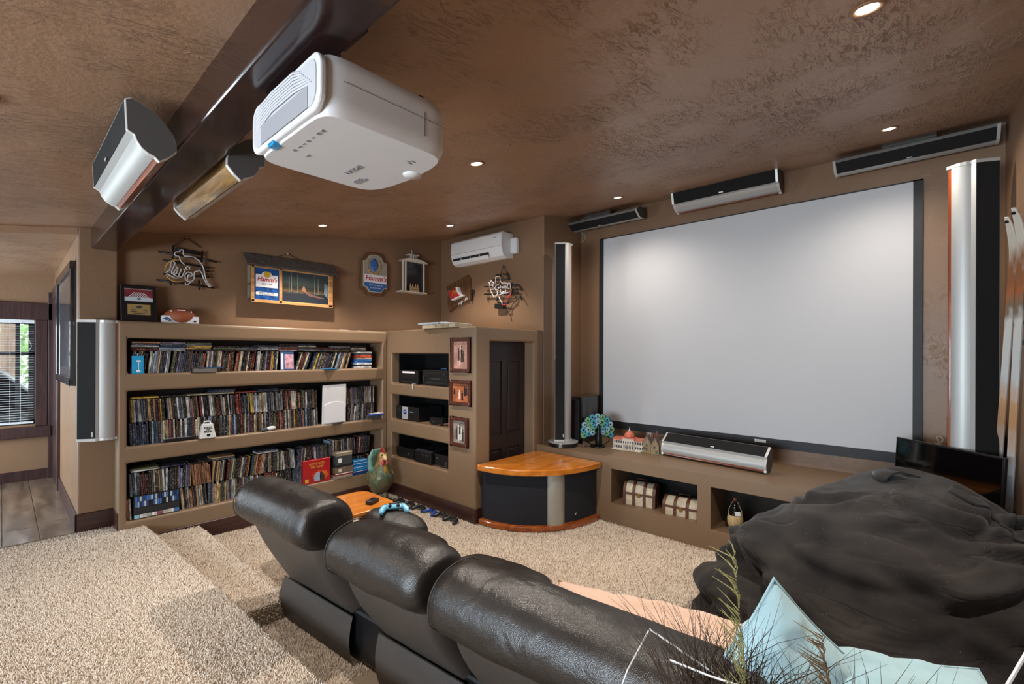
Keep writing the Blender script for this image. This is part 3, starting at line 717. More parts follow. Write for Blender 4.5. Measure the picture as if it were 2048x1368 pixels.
# ------------------------------------------------------------------ black bean bag
bb = thing('bean_bag', 'huge black fabric bean bag slumped in front of the bench', 'bean bag', (3.13, .30, ZL))
m_bean = bpy.data.materials.new('black_fabric'); m_bean.use_nodes = True; N, L, p = nodes_of(m_bean)
p.inputs['Roughness'].default_value = .85; p.inputs['Sheen Weight'].default_value = .12; p.inputs['Sheen Roughness'].default_value = .4; p.inputs['Specular IOR Level'].default_value = .25
tc = N.new('ShaderNodeTexCoord'); n1 = N.new('ShaderNodeTexNoise'); n1.inputs['Scale'].default_value = 5; n1.inputs['Detail'].default_value = 7; L.new(tc.outputs['Object'], n1.inputs['Vector'])
rr = N.new('ShaderNodeValToRGB'); rr.color_ramp.elements[0].position = .35; rr.color_ramp.elements[0].color = (*lin('191717'), 1); rr.color_ramp.elements[1].position = .75; rr.color_ramp.elements[1].color = (*lin('312d2b'), 1)
L.new(n1.outputs[0], rr.inputs[0])
# lint: sparse pale hairs
mp = N.new('ShaderNodeMapping'); mp.inputs['Scale'].default_value = (3.2, 14, 14); mp.inputs['Rotation'].default_value = (.3, .5, .8); L.new(tc.outputs['Object'], mp.inputs[0])
vo = N.new('ShaderNodeTexVoronoi'); vo.inputs['Scale'].default_value = 3.0; L.new(mp.outputs[0], vo.inputs['Vector'])
lt = N.new('ShaderNodeMath'); lt.operation = 'LESS_THAN'; lt.inputs[1].default_value = .045; L.new(vo.outputs['Distance'], lt.inputs[0])
mx = N.new('ShaderNodeMixRGB'); L.new(lt.outputs[0], mx.inputs[0]); L.new(rr.outputs[0], mx.inputs[1]); mx.inputs[2].default_value = (*lin('7d7366'), 1); L.new(mx.outputs[0], p.inputs['Base Color'])
n3 = N.new('ShaderNodeTexNoise'); n3.inputs['Scale'].default_value = 420; L.new(tc.outputs['Object'], n3.inputs['Vector'])
wm = N.new('ShaderNodeMapping'); wm.inputs['Scale'].default_value = (1.0, 1.0, 3.4); wm.inputs['Rotation'].default_value = (.15, -.2, 0); L.new(tc.outputs['Object'], wm.inputs[0])
wv = N.new('ShaderNodeTexNoise'); wv.inputs['Scale'].default_value = 1.5; wv.inputs['Detail'].default_value = 3; wv.inputs['Distortion'].default_value = .7; L.new(wm.outputs[0], wv.inputs['Vector'])
wr = N.new('ShaderNodeValToRGB'); we = wr.color_ramp.elements; we[0].position = .36; we[0].color = (.5, .5, .5, 1); we[1].position = .66; we[1].color = (.6, .6, .6, 1)
for ps, c in ((.45, .75), (.48, .3), (.52, .65)): k = we.new(ps); k.color = (c, c, c, 1)
L.new(wv.outputs[0], wr.inputs[0])
b0 = N.new('ShaderNodeBump'); b0.inputs['Strength'].default_value = .35; b0.inputs['Distance'].default_value = .035; L.new(wr.outputs[0], b0.inputs['Height'])
bp = N.new('ShaderNodeBump'); bp.inputs['Strength'].default_value = .25; bp.inputs['Distance'].default_value = .003; L.new(n3.outputs[0], bp.inputs['Height']); L.new(b0.outputs[0], bp.inputs['Normal']); L.new(bp.outputs[0], p.inputs['Normal'])
_rb = random.Random(31)
CREASE = [(math.radians(_rb.uniform(95, 265)), _rb.uniform(.06, .78), _rb.uniform(.15, .55), _rb.uniform(-.22, .22), _rb.uniform(-.25, .25), _rb.uniform(.018, .046), _rb.uniform(.016, .030)) for _ in range(34)]
CREASE += [(math.radians(_rb.uniform(95, 150)), _rb.uniform(.04, .42), _rb.uniform(.12, .35), _rb.uniform(-.5, .5), _rb.uniform(-.4, .4), _rb.uniform(.03, .055), _rb.uniform(.018, .030)) for _ in range(12)]
BRX, BRY = .88, .75
def bean_r(a, t):
    """a = heading, t = 0 floor rim .. 1 crown -> local point"""
    t = max(0.0, min(1.0, t)); rx = BRX*(1+.06*math.sin(2*a+.6)+.05*math.sin(3*a+1)); ry = BRY*(1+.05*math.cos(3*a))
    h = .985
    th = t*PI/2
    rad = max(0, math.cos(th))**.80; zz = math.sin(th)**1.02
    # slumped flank bulges over the floor
    belly = 1+.06*math.sin(min(1, t*2.2)*PI)
    x = rx*rad*belly*math.cos(a)+.30*zz; y = ry*rad*belly*math.sin(a)-.24*zz*zz; z = h*zz
    # long soft folds that sag round the flank
    f = .040*noise.noise(Vector((x*1.6, y*1.6, z*2.6+5)))+.022*noise.noise(Vector((x*2.4-y, y*2.4, z*9)))+.010*noise.noise(Vector((x*6, y*6, z*22)))
    w1 = z*15+3.0*noise.noise(Vector((x*1.2, y*1.2, 3)))
    f += .020*abs(math.sin(w1))**.6*(1-t)**.5*(.4+.6*max(0, noise.noise(Vector((x*1.1+4, y*1.1, z*1.5)))+.4))
    fo = abs(noise.noise(Vector((x*1.5+9, y*1.5, z*5.5))))
    f -= .040*math.exp(-(fo/.04)**2)*(.15+.85*(1-t))*(.3+.7*max(0, -math.sin(a-.6)))
    for ca, ct, ln, sl, cv, dp, wd in CREASE:
        da = (a-ca+PI) % (2*PI)-PI
        if abs(da) < ln*1.6:
            dt = t-(ct+sl*da+cv*da*da); e = math.exp(-(da/ln)**4)
            f += dp*e*(-math.exp(-(dt/wd)**2)+.75*math.exp(-((dt-2.0*wd)/(1.8*wd))**2))*(1 if t < .9 else max(0, (1-t)*10))
    nrm = Vector((math.cos(a)*rad/rx, math.sin(a)*rad/ry, zz/h+.05)).normalized()
    v = Vector((x, y, z))+nrm*f
    if v.z < .004: v.z = .004
    return v
def bean(u, v):
    q = bean_r(2*PI*u, v)
    # flattened by the side wall and the bench
    wy = q.y+.30; wx = q.x+3.13
    if wy < YR+.02: q.y = YR+.02-.30
    if wx > XB-.02 and q.z < .66: q.x = XB-.02-3.13
    return q
bo = B().grid(bean, 220, 90, cu=True).done('body', m_bean, bb, smooth=True)
# hem flap with its folded edge, running over the crown to the right and down
def flap(u, v):
    a = math.radians(210)+u*math.radians(-0); t = .93-.62*u
    q = bean_r(math.radians(238)+.30*u+ (v-.5)*.20*(1+.3*math.sin(u*11)), t)
    q = q+Vector((-.35, -.25, .8)).normalized()*(.016+.018*math.sin(u*9+v*3)*v+.012*v)
    if q.y+.30 < YR+.03: q.y = YR+.03-.30
    return q
fl = B().grid(flap, 60, 8).done('hem_flap', m_bean, bb, smooth=True); sm = fl.modifiers.new('solid', 'SOLIDIFY'); sm.thickness = .008
def tuck(u, v):
    q = bean_r(math.radians(120)-.9*u, .955-.05*u+(v-.5)*.10); return q+Vector((-.2, .2, 1)).normalized()*(.02+.035*math.sin(PI*v)*(1-.4*u))
tk = B().grid(tuck, 30, 8).done('gathered_fold', m_bean, bb, smooth=True); sm = tk.modifiers.new('solid', 'SOLIDIFY'); sm.thickness = .008

# ------------------------------------------------------------------ pillows on the sofa
def pillow(name, label, w_, h_, d_, Mx, m, seed, welt=None):
    t = thing(name, label, 'pillow', (0, 0, 0)); t.matrix_world = Mx
    def fn(u, v, s):
        x = u*2-1; y = v*2-1
        k = 1-.10*(1-abs(y)**2)*abs(x)**3-.0; k2 = 1-.10*(1-abs(x)**2)*abs(y)**3
        th = d_/2*((1-abs(x)**2.6)*(1-abs(y)**2.6))**.55
        q = noise.noise(Vector((x*2.1+seed, y*2.1, s)))*.028*min(1, th/.03)+noise.noise(Vector((x*6+seed, y*5, s)))*.010*min(1, th/.03)
        return (x*w_/2*k, y*h_/2*k2, s*th+q)
    b = B(); b.grid(lambda u, v: fn(u, v, 1), 30, 30); b.grid(lambda u, v: fn(u, v, -1), 30, 30)
    b.done('cover', m, t, smooth=True)
    e = []
    for i in range(40):
        a = i/10; sd = int(a); f = a-sd
        u, v = ((f, 0), (1, f), (1-f, 1), (0, 1-f))[sd]; q = fn(u, v, 1); e.append((q[0], q[1], 0))
    B().tube(e, .005, 5, close=True).done('piping', m, t)
    return t
m_pink = mat('peach_cloth', 'c4a795', .9, bump=.15, bscale=300, sheen=.2)
m_blue = mat('pale_blue_cloth', '89a8b2', .9, bump=.15, bscale=300, sheen=.2, var=.06)
def look_frame(o, ex, ez):
    """axes: x along ex, z (face normal) near ez"""
    ex = Vector(ex).normalized(); ez = Vector(ez); ez = (ez-ex*ez.dot(ex)).normalized(); ey = ez.cross(ex)
    return Matrix(((ex.x, ey.x, ez.x, o[0]), (ex.y, ey.y, ez.y, o[1]), (ex.z, ey.z, ez.z, o[2]), (0, 0, 0, 1)))
pillow('throw_pillow', 'peach pink pillow lying flat on the sofa seat', .95, .52, .15, look_frame((1.56, .80, .375), (.12, -1, .07), (-.16, .02, 1)), m_pink, 1)
pillow('throw_pillow', 'pale blue pillow standing on one corner beside the peach pillow', .42, .42, .15, look_frame((1.40, .285, .53), (.42, -.62, -.70), (-.80, -.10, .62)), m_blue, 5)
pillow('throw_pillow', 'pale blue pillow lying low in front of the bean bag, behind the plant', .50, .40, .14, look_frame((1.52, .02, .52), (.55, -.8, -.10), (-.35, -.2, .95)), m_blue, 9)

# ------------------------------------------------------------------ side table and what lies on it
st = thing('side_table', 'low orange wooden side table at the far end of the sofa', 'table', (1.80, 3.42, ZL))
P = rrect(.33, .26, .10)
B().prism(P, .455, .485).done('tabletop', m_orange, st, bevel=.006)
for sx in (-1, 1):
    for sy in (-1, 1): B().cyl((sx*.25, sy*.18, 0), (sx*.25, sy*.18, .456), .018, .022, n=10).done('leg', m_orange2, st)
rm = thing('remote_control', 'small grey and black remote control on the near edge of the wooden side table', 'remote', (1.66, 3.20, .250), rz=.9)
B().box((0, 0, .011), (.11, .045, .022), bev=.006).done('case', m_black, rm); B().box((-.02, 0, .0225), (.05, .034, .002)).done('screen', mat('lcd_grey', '8ea0a4', .3), rm)
bk2 = thing('small_black_box', 'small black plastic box on the wooden side table behind the blue game controller', 'box', (1.98, 3.30, .250), rz=.4)
B().box((0, 0, .016), (.10, .06, .032), bev=.006).done('case', m_black, bk2); B().box((0, 0, .0325), (.07, .04, .002)).done('lid', m_satin, bk2)
SHINY = cushion('footrest', smooth_prof([(.86, .28), (.85, .40), (.90, .465), (1.00, .49), (1.10, .475), (1.15, .41), (1.12, .28)], 2), .13, -.44, m_leather, sofa, .16, n=26, lump=.012, seed=4, crown=.02)

def controller(name, label, loc, rz, mc_, group=None, tiltx=0.0):
    t = thing(name, label, 'game controller', loc, group=group, rot=(tiltx, 0, rz))
    b = B()
    def fn(u, v):
        x = (u*2-1)*.052; a = 2*PI*v; e = 1-.25*abs(u*2-1)**4
        return (x, .010+.028*e*math.cos(a), .030+.016*e*math.sin(a))
    b.grid(fn, 12, 14, cv=True)
    b.face([fn(0, i/14) for i in range(14)]); b.face([fn(1, i/14) for i in range(14)][::-1])
    for s in (-1, 1):
        b.tube([(s*.038, .012, .030), (s*.056, .002, .029), (s*.068, -.022, .024), (s*.074, -.048, .018), (s*.075, -.062, .016)], [.017, .0195, .018, .0155, .009], 10)
    b.done('shell', mc_, t, smooth=True)
    for s in (-1, 1):
        B().lathe([(.011, .038), (.010, .046), (.004, .048), (.004, .055), (.009, .058), (0, .060)], 12, Matrix.Translation((s*.024, -.008, 0))).done('thumbstick', m_black, t, smooth=True)
    B().box((0, .020, .0455), (.044, .022, .004), bev=.002).done('touch_pad', mat('pad_dark', '23262b', .4), t)
    b = B()
    for dx, dy in ((0, .008), (0, -.008), (.008, 0), (-.008, 0)): b.cyl((.047+dx, .014+dy, .040), (.047+dx, .014+dy, .046), .0032, n=8)
    stuff(b.done('buttons', m_silver2, t)); B().box((-.047, .014, .044), (.020, .006, .004)).box((-.047, .014, .044), (.006, .020, .004)).done('direction_pad', m_black, t)
    return t
m_lblue = mat('controller_light_blue', '69b6dc', .3, coat=.4); m_rblue = mat('controller_royal_blue', '1c3f9c', .35, coat=.3); m_cblk = mat('controller_black', '18181c', .35, coat=.3)
q = Vector((1.97, 2.98, .255)); controller('game_controller', 'light blue game controller lying on the leather footrest', q, math.radians(-33), m_lblue).scale = (1.25, 1.25, 1.25)
bpy.context.view_layer.objects[-1] if False else None
for i, (x, y, c, lb) in enumerate(((2.99, 4.40, m_cblk, 'black game controller nearest the rooster, beside the media cabinet'), (3.00, 4.22, m_cblk, 'second black game controller from the rooster on the carpet'),
        (3.00, 4.04, m_cblk, 'black game controller just left of the royal blue one'), (3.01, 3.86, m_rblue, 'royal blue game controller in the row along the baseboard'),
        (3.01, 3.69, m_cblk, 'black game controller just right of the royal blue one'), (3.01, 3.53, m_cblk, 'black game controller at the near end of the row on the carpet'))):
    controller('game_controller', lb, (x, y, ZL+.008), math.radians(-90+rnd.uniform(-9, 9)), c, 'game controllers along the baseboard')

# ------------------------------------------------------------------ rooster statue
ro = thing('rooster_statue', 'painted ceramic rooster statue standing in the corner by the bookcase', 'statue', (2.88, 4.62, ZL), rz=math.radians(-98))
m_roost = bpy.data.materials.new('rooster_glaze'); m_roost.use_nodes = True; N, L, p = nodes_of(m_roost); p.inputs['Roughness'].default_value = .35
tc = N.new('ShaderNodeTexCoord'); mp = N.new('ShaderNodeMapping'); mp.inputs['Scale'].default_value = (9, 9, 3.5); L.new(tc.outputs['Object'], mp.inputs[0])
n1 = N.new('ShaderNodeTexNoise'); n1.inputs['Scale'].default_value = 2; n1.inputs['Detail'].default_value = 5; L.new(mp.outputs[0], n1.inputs['Vector'])
sx = N.new('ShaderNodeSeparateXYZ'); L.new(tc.outputs['Object'], sx.inputs[0])
ma = N.new('ShaderNodeMath'); ma.operation = 'MULTIPLY_ADD'; ma.inputs[1].default_value = .55; L.new(n1.outputs[0], ma.inputs[0]); L.new(sx.outputs[2], ma.inputs[2])
cr = N.new('ShaderNodeValToRGB'); e = cr.color_ramp.elements; e[0].position = .30; e[0].color = (*lin('3f3626'), 1); e[1].position = .92; e[1].color = (*lin('a9805a'), 1)
for ps, c in ((.44, '5c5038'), (.54, '3f4c38'), (.60, '5c745a'), (.66, '5a4a2c'), (.74, 'a07c34'), (.82, '7a4b2a')): k = e.new(ps); k.color = (*lin(c), 1)
L.new(ma.outputs[0], cr.inputs[0]); L.new(cr.outputs[0], p.inputs['Base Color'])
bp = N.new('ShaderNodeBump'); bp.inputs['Strength'].default_value = .5; bp.inputs['Distance'].default_value = .01; L.new(n1.outputs[0], bp.inputs['Height']); L.new(bp.outputs[0], p.inputs['Normal'])
def rb(u, v):
    z = .09+.48*v
    pr = [(.0, .06), (.08, .105), (.25, .145), (.42, .140), (.58, .100), (.72, .070), (.85, .058), (.95, .050), (1.0, .02)]
    for (a, ra), (b_, rb_) in zip(pr, pr[1:]):
        if a <= v <= b_: r = ra+(rb_-ra)*(v-a)/(b_-a); break
    a = 2*PI*u; off = .03*math.sin(v*3)-.05*(1-v)+.03*v
    return (off+r*1.05*math.cos(a), r*.95*math.sin(a), z)
B().grid(rb, 26, 20, cu=True).done('body', m_roost, ro, smooth=True, sub=1)
m_red = mat('comb_red', '8f2f2a', .4); m_teal = mat('tail_teal', '6f9a8a', .4, var=.3, vscale=25)
b = B()
for i, (x, z, r) in enumerate(((.075, .575, .022), (.05, .592, .026), (.02, .588, .024), (-.005, .572, .02))): b.ball((x, 0, z), (r, .011, r*1.25), 10, 8)
b.done('comb', m_red, ro, smooth=True)
B().ball((.100, .024, .460), (.016, .016, .036), 8, 6).ball((.100, -.024, .460), (.016, .016, .036), 8, 6).done('wattle', mat('wattle_red', 'c24a48', .4), ro, smooth=True)
B().ball((.062, 0, .532), (.040, .050, .036), 12, 8).done('face', mat('face_cream', 'b8946c', .4), ro, smooth=True)
B().lathe([(.034, 0), (.026, .03), (.010, .06), (0, .066)], 10, Matrix.Translation((.085, 0, .520)) @ Matrix.Rotation(math.radians(108), 4, 'Y')).done('beak', mat('beak_cream', 'd8b48a', .4), ro, smooth=True)
for s in (-1, 1): B().ball((.094, s*.030, .545), (.010, .012, .012), 8, 6).done('eye', mat('eye_green', '59603e', .3), ro, smooth=True)
b = B()
for i in range(7):
    a = -.25+.085*i
    b.tube([(-.08, (i-3)*.012, .22), (-.16-.008*i, (i-3)*.018, .36+.01*i), (-.15-.008*i, (i-3)*.020, .48+.008*i), (-.10, (i-3)*.018, .575)], [.024, .036, .030, .010], 7)
b.done('tail_feather', m_teal, ro, smooth=True)
for s in (-1, 1):
    B().ball((-.03, s*.125, .27), (.10, .022, .085), 12, 8).done('wing', mat('wing_olive', '5d5a3e', .4, var=.35, vscale=30), ro, smooth=True)
    B().cyl((.0, s*.05, .02), (-.02, s*.055, .13), .017, .026, n=10).ball((.03, s*.05, .016), (.055, .03, .016), 10, 6).done('foot', mat('foot_tan', '8d7a58', .5), ro, smooth=True)
B().lathe([(0, 0), (.13, 0), (.135, .008), (.12, .016), (0, .018)], 24).done('base', mat('statue_base', '4b4332', .5), ro, smooth=True)

# ------------------------------------------------------------------ flat television
P1 = Vector((4.505, .235, 0)); P2 = Vector((4.02, -.29, 0)); dv = (P2-P1).normalized()
tv = thing('flat_television', 'black flat television standing on the bench behind the bean bag', 'television', ((P1+P2)/2).to_tuple()[:2]+(.4155,), rz=math.atan2(dv.y, dv.x))
W_ = (P2-P1).length
tl = Euler((math.radians(-4), 0, 0)).to_matrix()
B().box((0, .02, .205), (W_, .022, .41), rot=tl, bev=.003).done('bezel', m_satin, tv)
B().box((0, .0078, .207), (W_-.024, .003, .382), rot=tl).done('screen', mat('tv_screen', '050506', .06, coat=.5), tv)
B().box((0, .045, .22), (W_*.6, .05, .25), bev=.02).done('rear_housing', m_black, tv)
B().box((0, .03, .006), (.34, .16, .012), bev=.004).done('stand', m_black, tv)

# ------------------------------------------------------------------ skis in the corner
m_ski = bpy.data.materials.new('worn_ski_paint'); m_ski.use_nodes = True; N, L, p = nodes_of(m_ski); p.inputs['Roughness'].default_value = .4
tc = N.new('ShaderNodeTexCoord'); sx = N.new('ShaderNodeSeparateXYZ'); L.new(tc.outputs['Object'], sx.inputs[0])
mp = N.new('ShaderNodeMapping'); mp.inputs['Scale'].default_value = (10, 10, 3); L.new(tc.outputs['Object'], mp.inputs[0])
n1 = N.new('ShaderNodeTexNoise'); n1.inputs['Scale'].default_value = 2.4; n1.inputs['Detail'].default_value = 6; L.new(mp.outputs[0], n1.inputs['Vector'])
ma = N.new('ShaderNodeMath'); ma.operation = 'MULTIPLY_ADD'; ma.inputs[1].default_value = .35; L.new(n1.outputs[0], ma.inputs[0]); L.new(sx.outputs[2], ma.inputs[2])
dd = N.new('ShaderNodeMath'); dd.operation = 'DIVIDE'; dd.inputs[1].default_value = 2.2; L.new(ma.outputs[0], dd.inputs[0])
cr = N.new('ShaderNodeValToRGB'); e = cr.color_ramp.elements; e[0].position = .22; e[0].color = (*lin('c3cad0'), 1); e[1].position = .98; e[1].color = (*lin('d3cfc6'), 1)
for ps, c in ((.36, 'b98d66'), (.44, 'c49b76'), (.50, 'c9cccb'), (.66, 'cfcdc6'), (.70, '7a6a58'), (.74, 'a8633a'), (.80, '8a5a3c'), (.86, 'c8bfae')): k = e.new(ps); k.color = (*lin(c), 1)
L.new(dd.outputs[0], cr.inputs[0]); L.new(cr.outputs[0], p.inputs['Base Color'])
def ski(label, bot, top, dz):
    bot = Vector(bot); top = Vector(top); L_ = (top-bot).length; ez = (top-bot).normalized(); ex = Vector((-.75, .66, 0)).cross(ez).normalized(); ey = ez.cross(ex)
    t = thing('ski', label, 'ski', (0, 0, 0), group='old skis in the corner')
    t.matrix_world = Matrix(((ex.x, ey.x, ez.x, bot.x), (ex.y, ey.y, ez.y, bot.y), (ex.z, ey.z, ez.z, bot.z), (0, 0, 0, 1)))
    def cs(s):
        wd = .020 if s < .9 else .020*(1-((s-.9)/.1)**3*.55); wd *= 1+.10*(2*s-1)**2
        cur = .065*max(0, (s-.86)/.14)**2
        return wd, cur
    b = B(); n = 40; rows = []
    for i in range(n+1):
        s = i/n; wd, cur = cs(s); rows.append([(-wd, cur, s*L_), (wd, cur, s*L_), (wd, cur+.014, s*L_), (-wd, cur+.014, s*L_)])
    v = [q for r in rows for q in r]; f = [[i*4+k, i*4+(k+1) % 4, (i+1)*4+(k+1) % 4, (i+1)*4+k] for i in range(n) for k in range(4)]+[[3, 2, 1, 0], [n*4, n*4+1, n*4+2, n*4+3]]
    b._add(v, f); b.done('board', m_ski, t, bevel=.003, seg=1)
    B().box((0, -.0015, L_*.42), (.010, .003, L_*.72)).done('groove', m_grey, t)
    B().cyl((0, .045, L_*.985), (0, .072, L_*.985), .009, n=10).done('tip_hole', m_black, t)
    for i, z in enumerate((.60, .66)): B().box((0, -.008, L_*z), (.044, .012, .03), bev=.003).done('binding_plate', m_grey, t)
ski('left one of two old white skis leaning in the right corner', (4.48, -.297, .416), (3.95, -.346, 2.25), 0)
ski('right one of two old white skis leaning in the right corner, nearer the edge', (4.30, -.343, .416), (3.72, -.354, 2.25), 0)

# ------------------------------------------------------------------ ornaments on the bench
pk = thing('peacock_lamp', 'stained glass peacock lamp with fanned turquoise tail on the bench', 'lamp', (4.43, 2.76, .416), rz=math.radians(-40))
m_lead = mat('lead', '1c1c1c', .35, .6)
gl = [mat('glass_turquoise', '4a9bb0', .15, coat=.4), mat('glass_green', '6fa87c', .15, coat=.4), mat('glass_ice', '8fb4c4', .12, coat=.4)]
for k, (rad, n, r) in enumerate(((.160, 11, .036), (.108, 9, .038), (.062, 7, .032))):
    for i in range(n):
        a = math.radians(-18+216*i/(n-1)); x = rad*math.cos(a); z = .175+rad*math.sin(a)
        e = B().lathe([(0, .004), (r*.6, .004), (r*.95, 0), (r*.6, -.004), (0, -.004)], 12, Matrix.Translation((x, -.006*k, z)) @ Matrix.Rotation(PI/2, 4, 'X')).done('glass_feather', gl[(i+k) % 3], pk)
        B().tube([(x+r*math.cos(2*PI*j/12), -.006*k, z+r*math.sin(2*PI*j/12)) for j in range(12)], .0026, 4, close=True).ball((x, -.006*k-.005, z), (r*.25, .003, r*.25), 8, 4).done('came', m_lead, e)
B().lathe([(0, .01), (.03, .012), (.040, .05), (.036, .11), (.022, .16), (.015, .20), (.018, .23), (.012, .25), (0, .256)], 16, Matrix.Translation((0, -.04, 0))).done('body', m_lead, pk, smooth=True)
B().lathe([(.0, 0), (.085, 0), (.08, .01), (.03, .018), (0, .02)], 20).done('base', m_lead, pk, smooth=True)
for s in (-1, 1): B().tube([(s*.02, -.03, .02), (s*.08, -.02, .03), (s*.13, -.02, .07), (s*.12, -.02, .11), (s*.085, -.02, .12)], .006, 6).done('scroll', m_lead, pk, smooth=True)
sm_ = thing('small_figurine', 'small dark glass figurine between the tower base and the peacock lamp', 'figurine', (4.33, 2.87, .416), rz=.5)
B().box((0, 0, .03), (.05, .035, .05), rot=(.2, .3, .2), bev=.006).tube([(-.03, 0, .012), (0, 0, .008), (.045, 0, .012), (.07, 0, .03)], .008, 6).done('body', mat('figurine_brown', '5c4a42', .2, coat=.4), sm_)

m_cream = mat('china_cream', 'cfc4b4', .35); m_roof = mat('roof_coral', 'c3664a', .4, var=.15, vscale=40); m_win = mat('tiny_window', '34343a', .3)
h1 = thing('ceramic_mansion', 'white ceramic mansion with coral red roofs and dome on the bench', 'ornament', (4.50, 2.41, .416), rz=math.radians(-82))
B().box((0, 0, .066), (.13, .09, .125)).box((-.115, .01, .055), (.11, .08, .105)).box((.115, .01, .055), (.11, .08, .105)).box((0, .0, .003), (.36, .12, .006)).done('walls', m_cream, h1, bevel=.003, seg=1)
B().prism([(-.065, 0), (.065, 0), (.045, .025), (-.045, .025)], -.045, .045, Matrix.Translation((-.115, .01, .107)) @ ceiling_M).prism([(-.065, 0), (.065, 0), (.045, .025), (-.045, .025)], -.045, .045, Matrix.Translation((.115, .01, .107)) @ ceiling_M).box((0, 0, .134), (.145, .10, .010)).done('roof', m_roof, h1)
B().lathe([(.055, .138), (.055, .150), (.050, .170), (.035, .192), (.014, .204), (0, .206)], 18).done('dome', m_roof, h1, smooth=True)
B().lathe([(.012, .204), (.010, .215), (.003, .222), (.002, .245), (0, .246)], 10).done('finial', m_cream, h1)
for x0, n in ((-.115, 4), (0, 5), (.115, 4)):
    for z in (.035, .085):
        for i in range(n):
            dx = (i-(n-1)/2)*.024; yy = -.0465 if x0 == 0 else -.0315
            B().box((x0+dx, yy, z), (.012, .003, .026)).done('window', m_win, h1)
for i in range(4): B().cyl((-.045+.03*i, -.058, .0), (-.045+.03*i, -.058, .07), .005, n=8).done('column', m_cream, h1)
B().box((0, -.056, .073), (.11, .022, .008)).done('porch_roof', m_cream, h1)
h2 = thing('ceramic_cottage', 'tan ceramic gabled cottage beside the coral roofed mansion', 'ornament', (4.54, 2.16, .416), rz=math.radians(-82))
m_tan = mat('china_tan', '8c7650', .45, var=.3, vscale=60); m_tanr = mat('roof_taupe', '6f5f54', .5, var=.2, vscale=60)
def gable(b, x, y, w_, d_, h_, p_): b.prism([(-w_/2, 0), (w_/2, 0), (w_/2, h_), (0, h_+p_), (-w_/2, h_)], -d_/2, d_/2, Matrix.Translation((x, y, 0)) @ ceiling_M)
b = B(); gable(b, -.055, 0, .085, .09, .10, .075); gable(b, .035, -.01, .08, .10, .085, .08); gable(b, .085, .02, .05, .07, .09, .05); b.box((0, 0, .003), (.23, .13, .006)); b.done('walls', m_tan, h2)
b = B()
for x, w_, h_, p_, d_, y in ((-.055, .085, .10, .075, .10, 0), (.035, .08, .085, .08, .11, -.01), (.085, .05, .09, .05, .08, .02)):
    for s in (-1, 1):
        l_ = math.hypot(w_/2, p_)+.008; b.box((x+s*w_/4, y, h_+p_/2+.004), (l_, d_, .006), rot=(0, s*math.atan2(p_, w_/2), 0))
b.done('roof', m_tanr, h2)
B().box((-.012, .01, .175), (.022, .022, .06)).box((.035, .01, .20), (.018, .018, .05)).done('chimney', mat('chimney_red', '6b3a2c', .6), h2)
for x, z in ((-.055, .08), (-.055, .04), (.03, .07), (.085, .07), (-.08, .05)): B().box((x, -.062 if x > 0 and x < .05 else -.047, z), (.016, .004, .024)).done('window', m_win, h2)
B().box((.05, -.062, .022), (.018, .004, .038)).done('door', mat('cottage_door', '3f5560', .5), h2)

m_card = mat('map_paper', 'c2b7a0', .6, var=.25, vscale=22); m_strap = mat('trunk_leather', '5a3524', .5, bump=.2, bscale=120); m_brass = mat('brass', '9a7a45', .35, .8)
def trunk(label, loc, w_, d_, h_, rz):
    t = thing('trunk_box', label, 'box', loc, rz=rz, group='map covered trunk boxes in the bench niche')
    hb = h_*.52; pr = [(-d_/2, 0), (d_/2, 0), (d_/2, hb)]+[(d_/2*math.cos(a), hb+(h_-hb)*math.sin(a)) for a in np.linspace(.15, PI-.15, 9)]+[(-d_/2, hb)]
    Ax = Matrix(((0, 0, 1, 0), (1, 0, 0, 0), (0, 1, 0, 0), (0, 0, 0, 1)))
    B().prism(pr, -w_/2, w_/2, Ax).done('body', m_card, t, auto=True)
    big = [(x*1.05, z*1.02) for x, z in pr]
    for x in (-w_/2+.012, -w_/6, w_/6, w_/2-.012):
        e = B().prism(big, x-.014, x+.014, Ax).done('strap', m_strap, t, auto=True)
        b = B()
        for z in (.02, hb*.5, hb*.9): b.ball((x, -d_/2*1.06, z), .0035, 6, 4)
        b.done('studs', m_brass, e)
    for q in (-1, 1): B().box((0, q*d_/2*1.045, hb), (w_, .006, .018)).done('lid_band', m_strap, t)
    B().box((0, -d_/2*1.09, hb-.01), (.03, .008, .035), bev=.002, seg=1).done('clasp', m_brass, t)
    B().tube([(-.05, 0, h_*1.01), (-.045, 0, h_+.025), (.045, 0, h_+.025), (.05, 0, h_*1.01)], .004, 6).done('handle', m_strap, t)
    return t
trunk('taller map covered trunk box with leather straps, left in the bench niche', (4.25, 2.14, -.034), .31, .19, .215, math.radians(-80))
trunk('lower, longer map covered trunk box, right in the bench niche', (4.24, 1.715, -.034), .33, .20, .155, math.radians(-84))
bt = thing('wicker_bottle', 'dark wine bottle in a straw basket in the right bench niche', 'bottle', (4.22, 1.265, -.054))
B().lathe([(0, .01), (.04, .012), (.052, .05), (.056, .09), (.045, .13), (.022, .17), (.014, .20), (.013, .245), (.0, .247)], 20).done('glass', mat('bottle_glass', '10130e', .08, coat=.5), bt, smooth=True)
B().lathe([(.05, 0), (.053, .006), (.045, .018), (.045, .024), (.058, .04), (.064, .08), (.059, .118), (.052, .126), (.046, .118)], 24).done('straw_basket', wood('straw', 'a58a5c', 'd2b98b', .7, 6, 2, ring=30), bt, smooth=True)
B().lathe([(.0155, .243), (.0155, .268), (0, .27)], 12).done('cork_cap', mat('cap_rust', '8c4a34', .5), bt, smooth=True)
B().box((-.032, -.03, .145), (.003, .045, .035), rot=(0, .5, .75)).done('label', m_paper, bt)
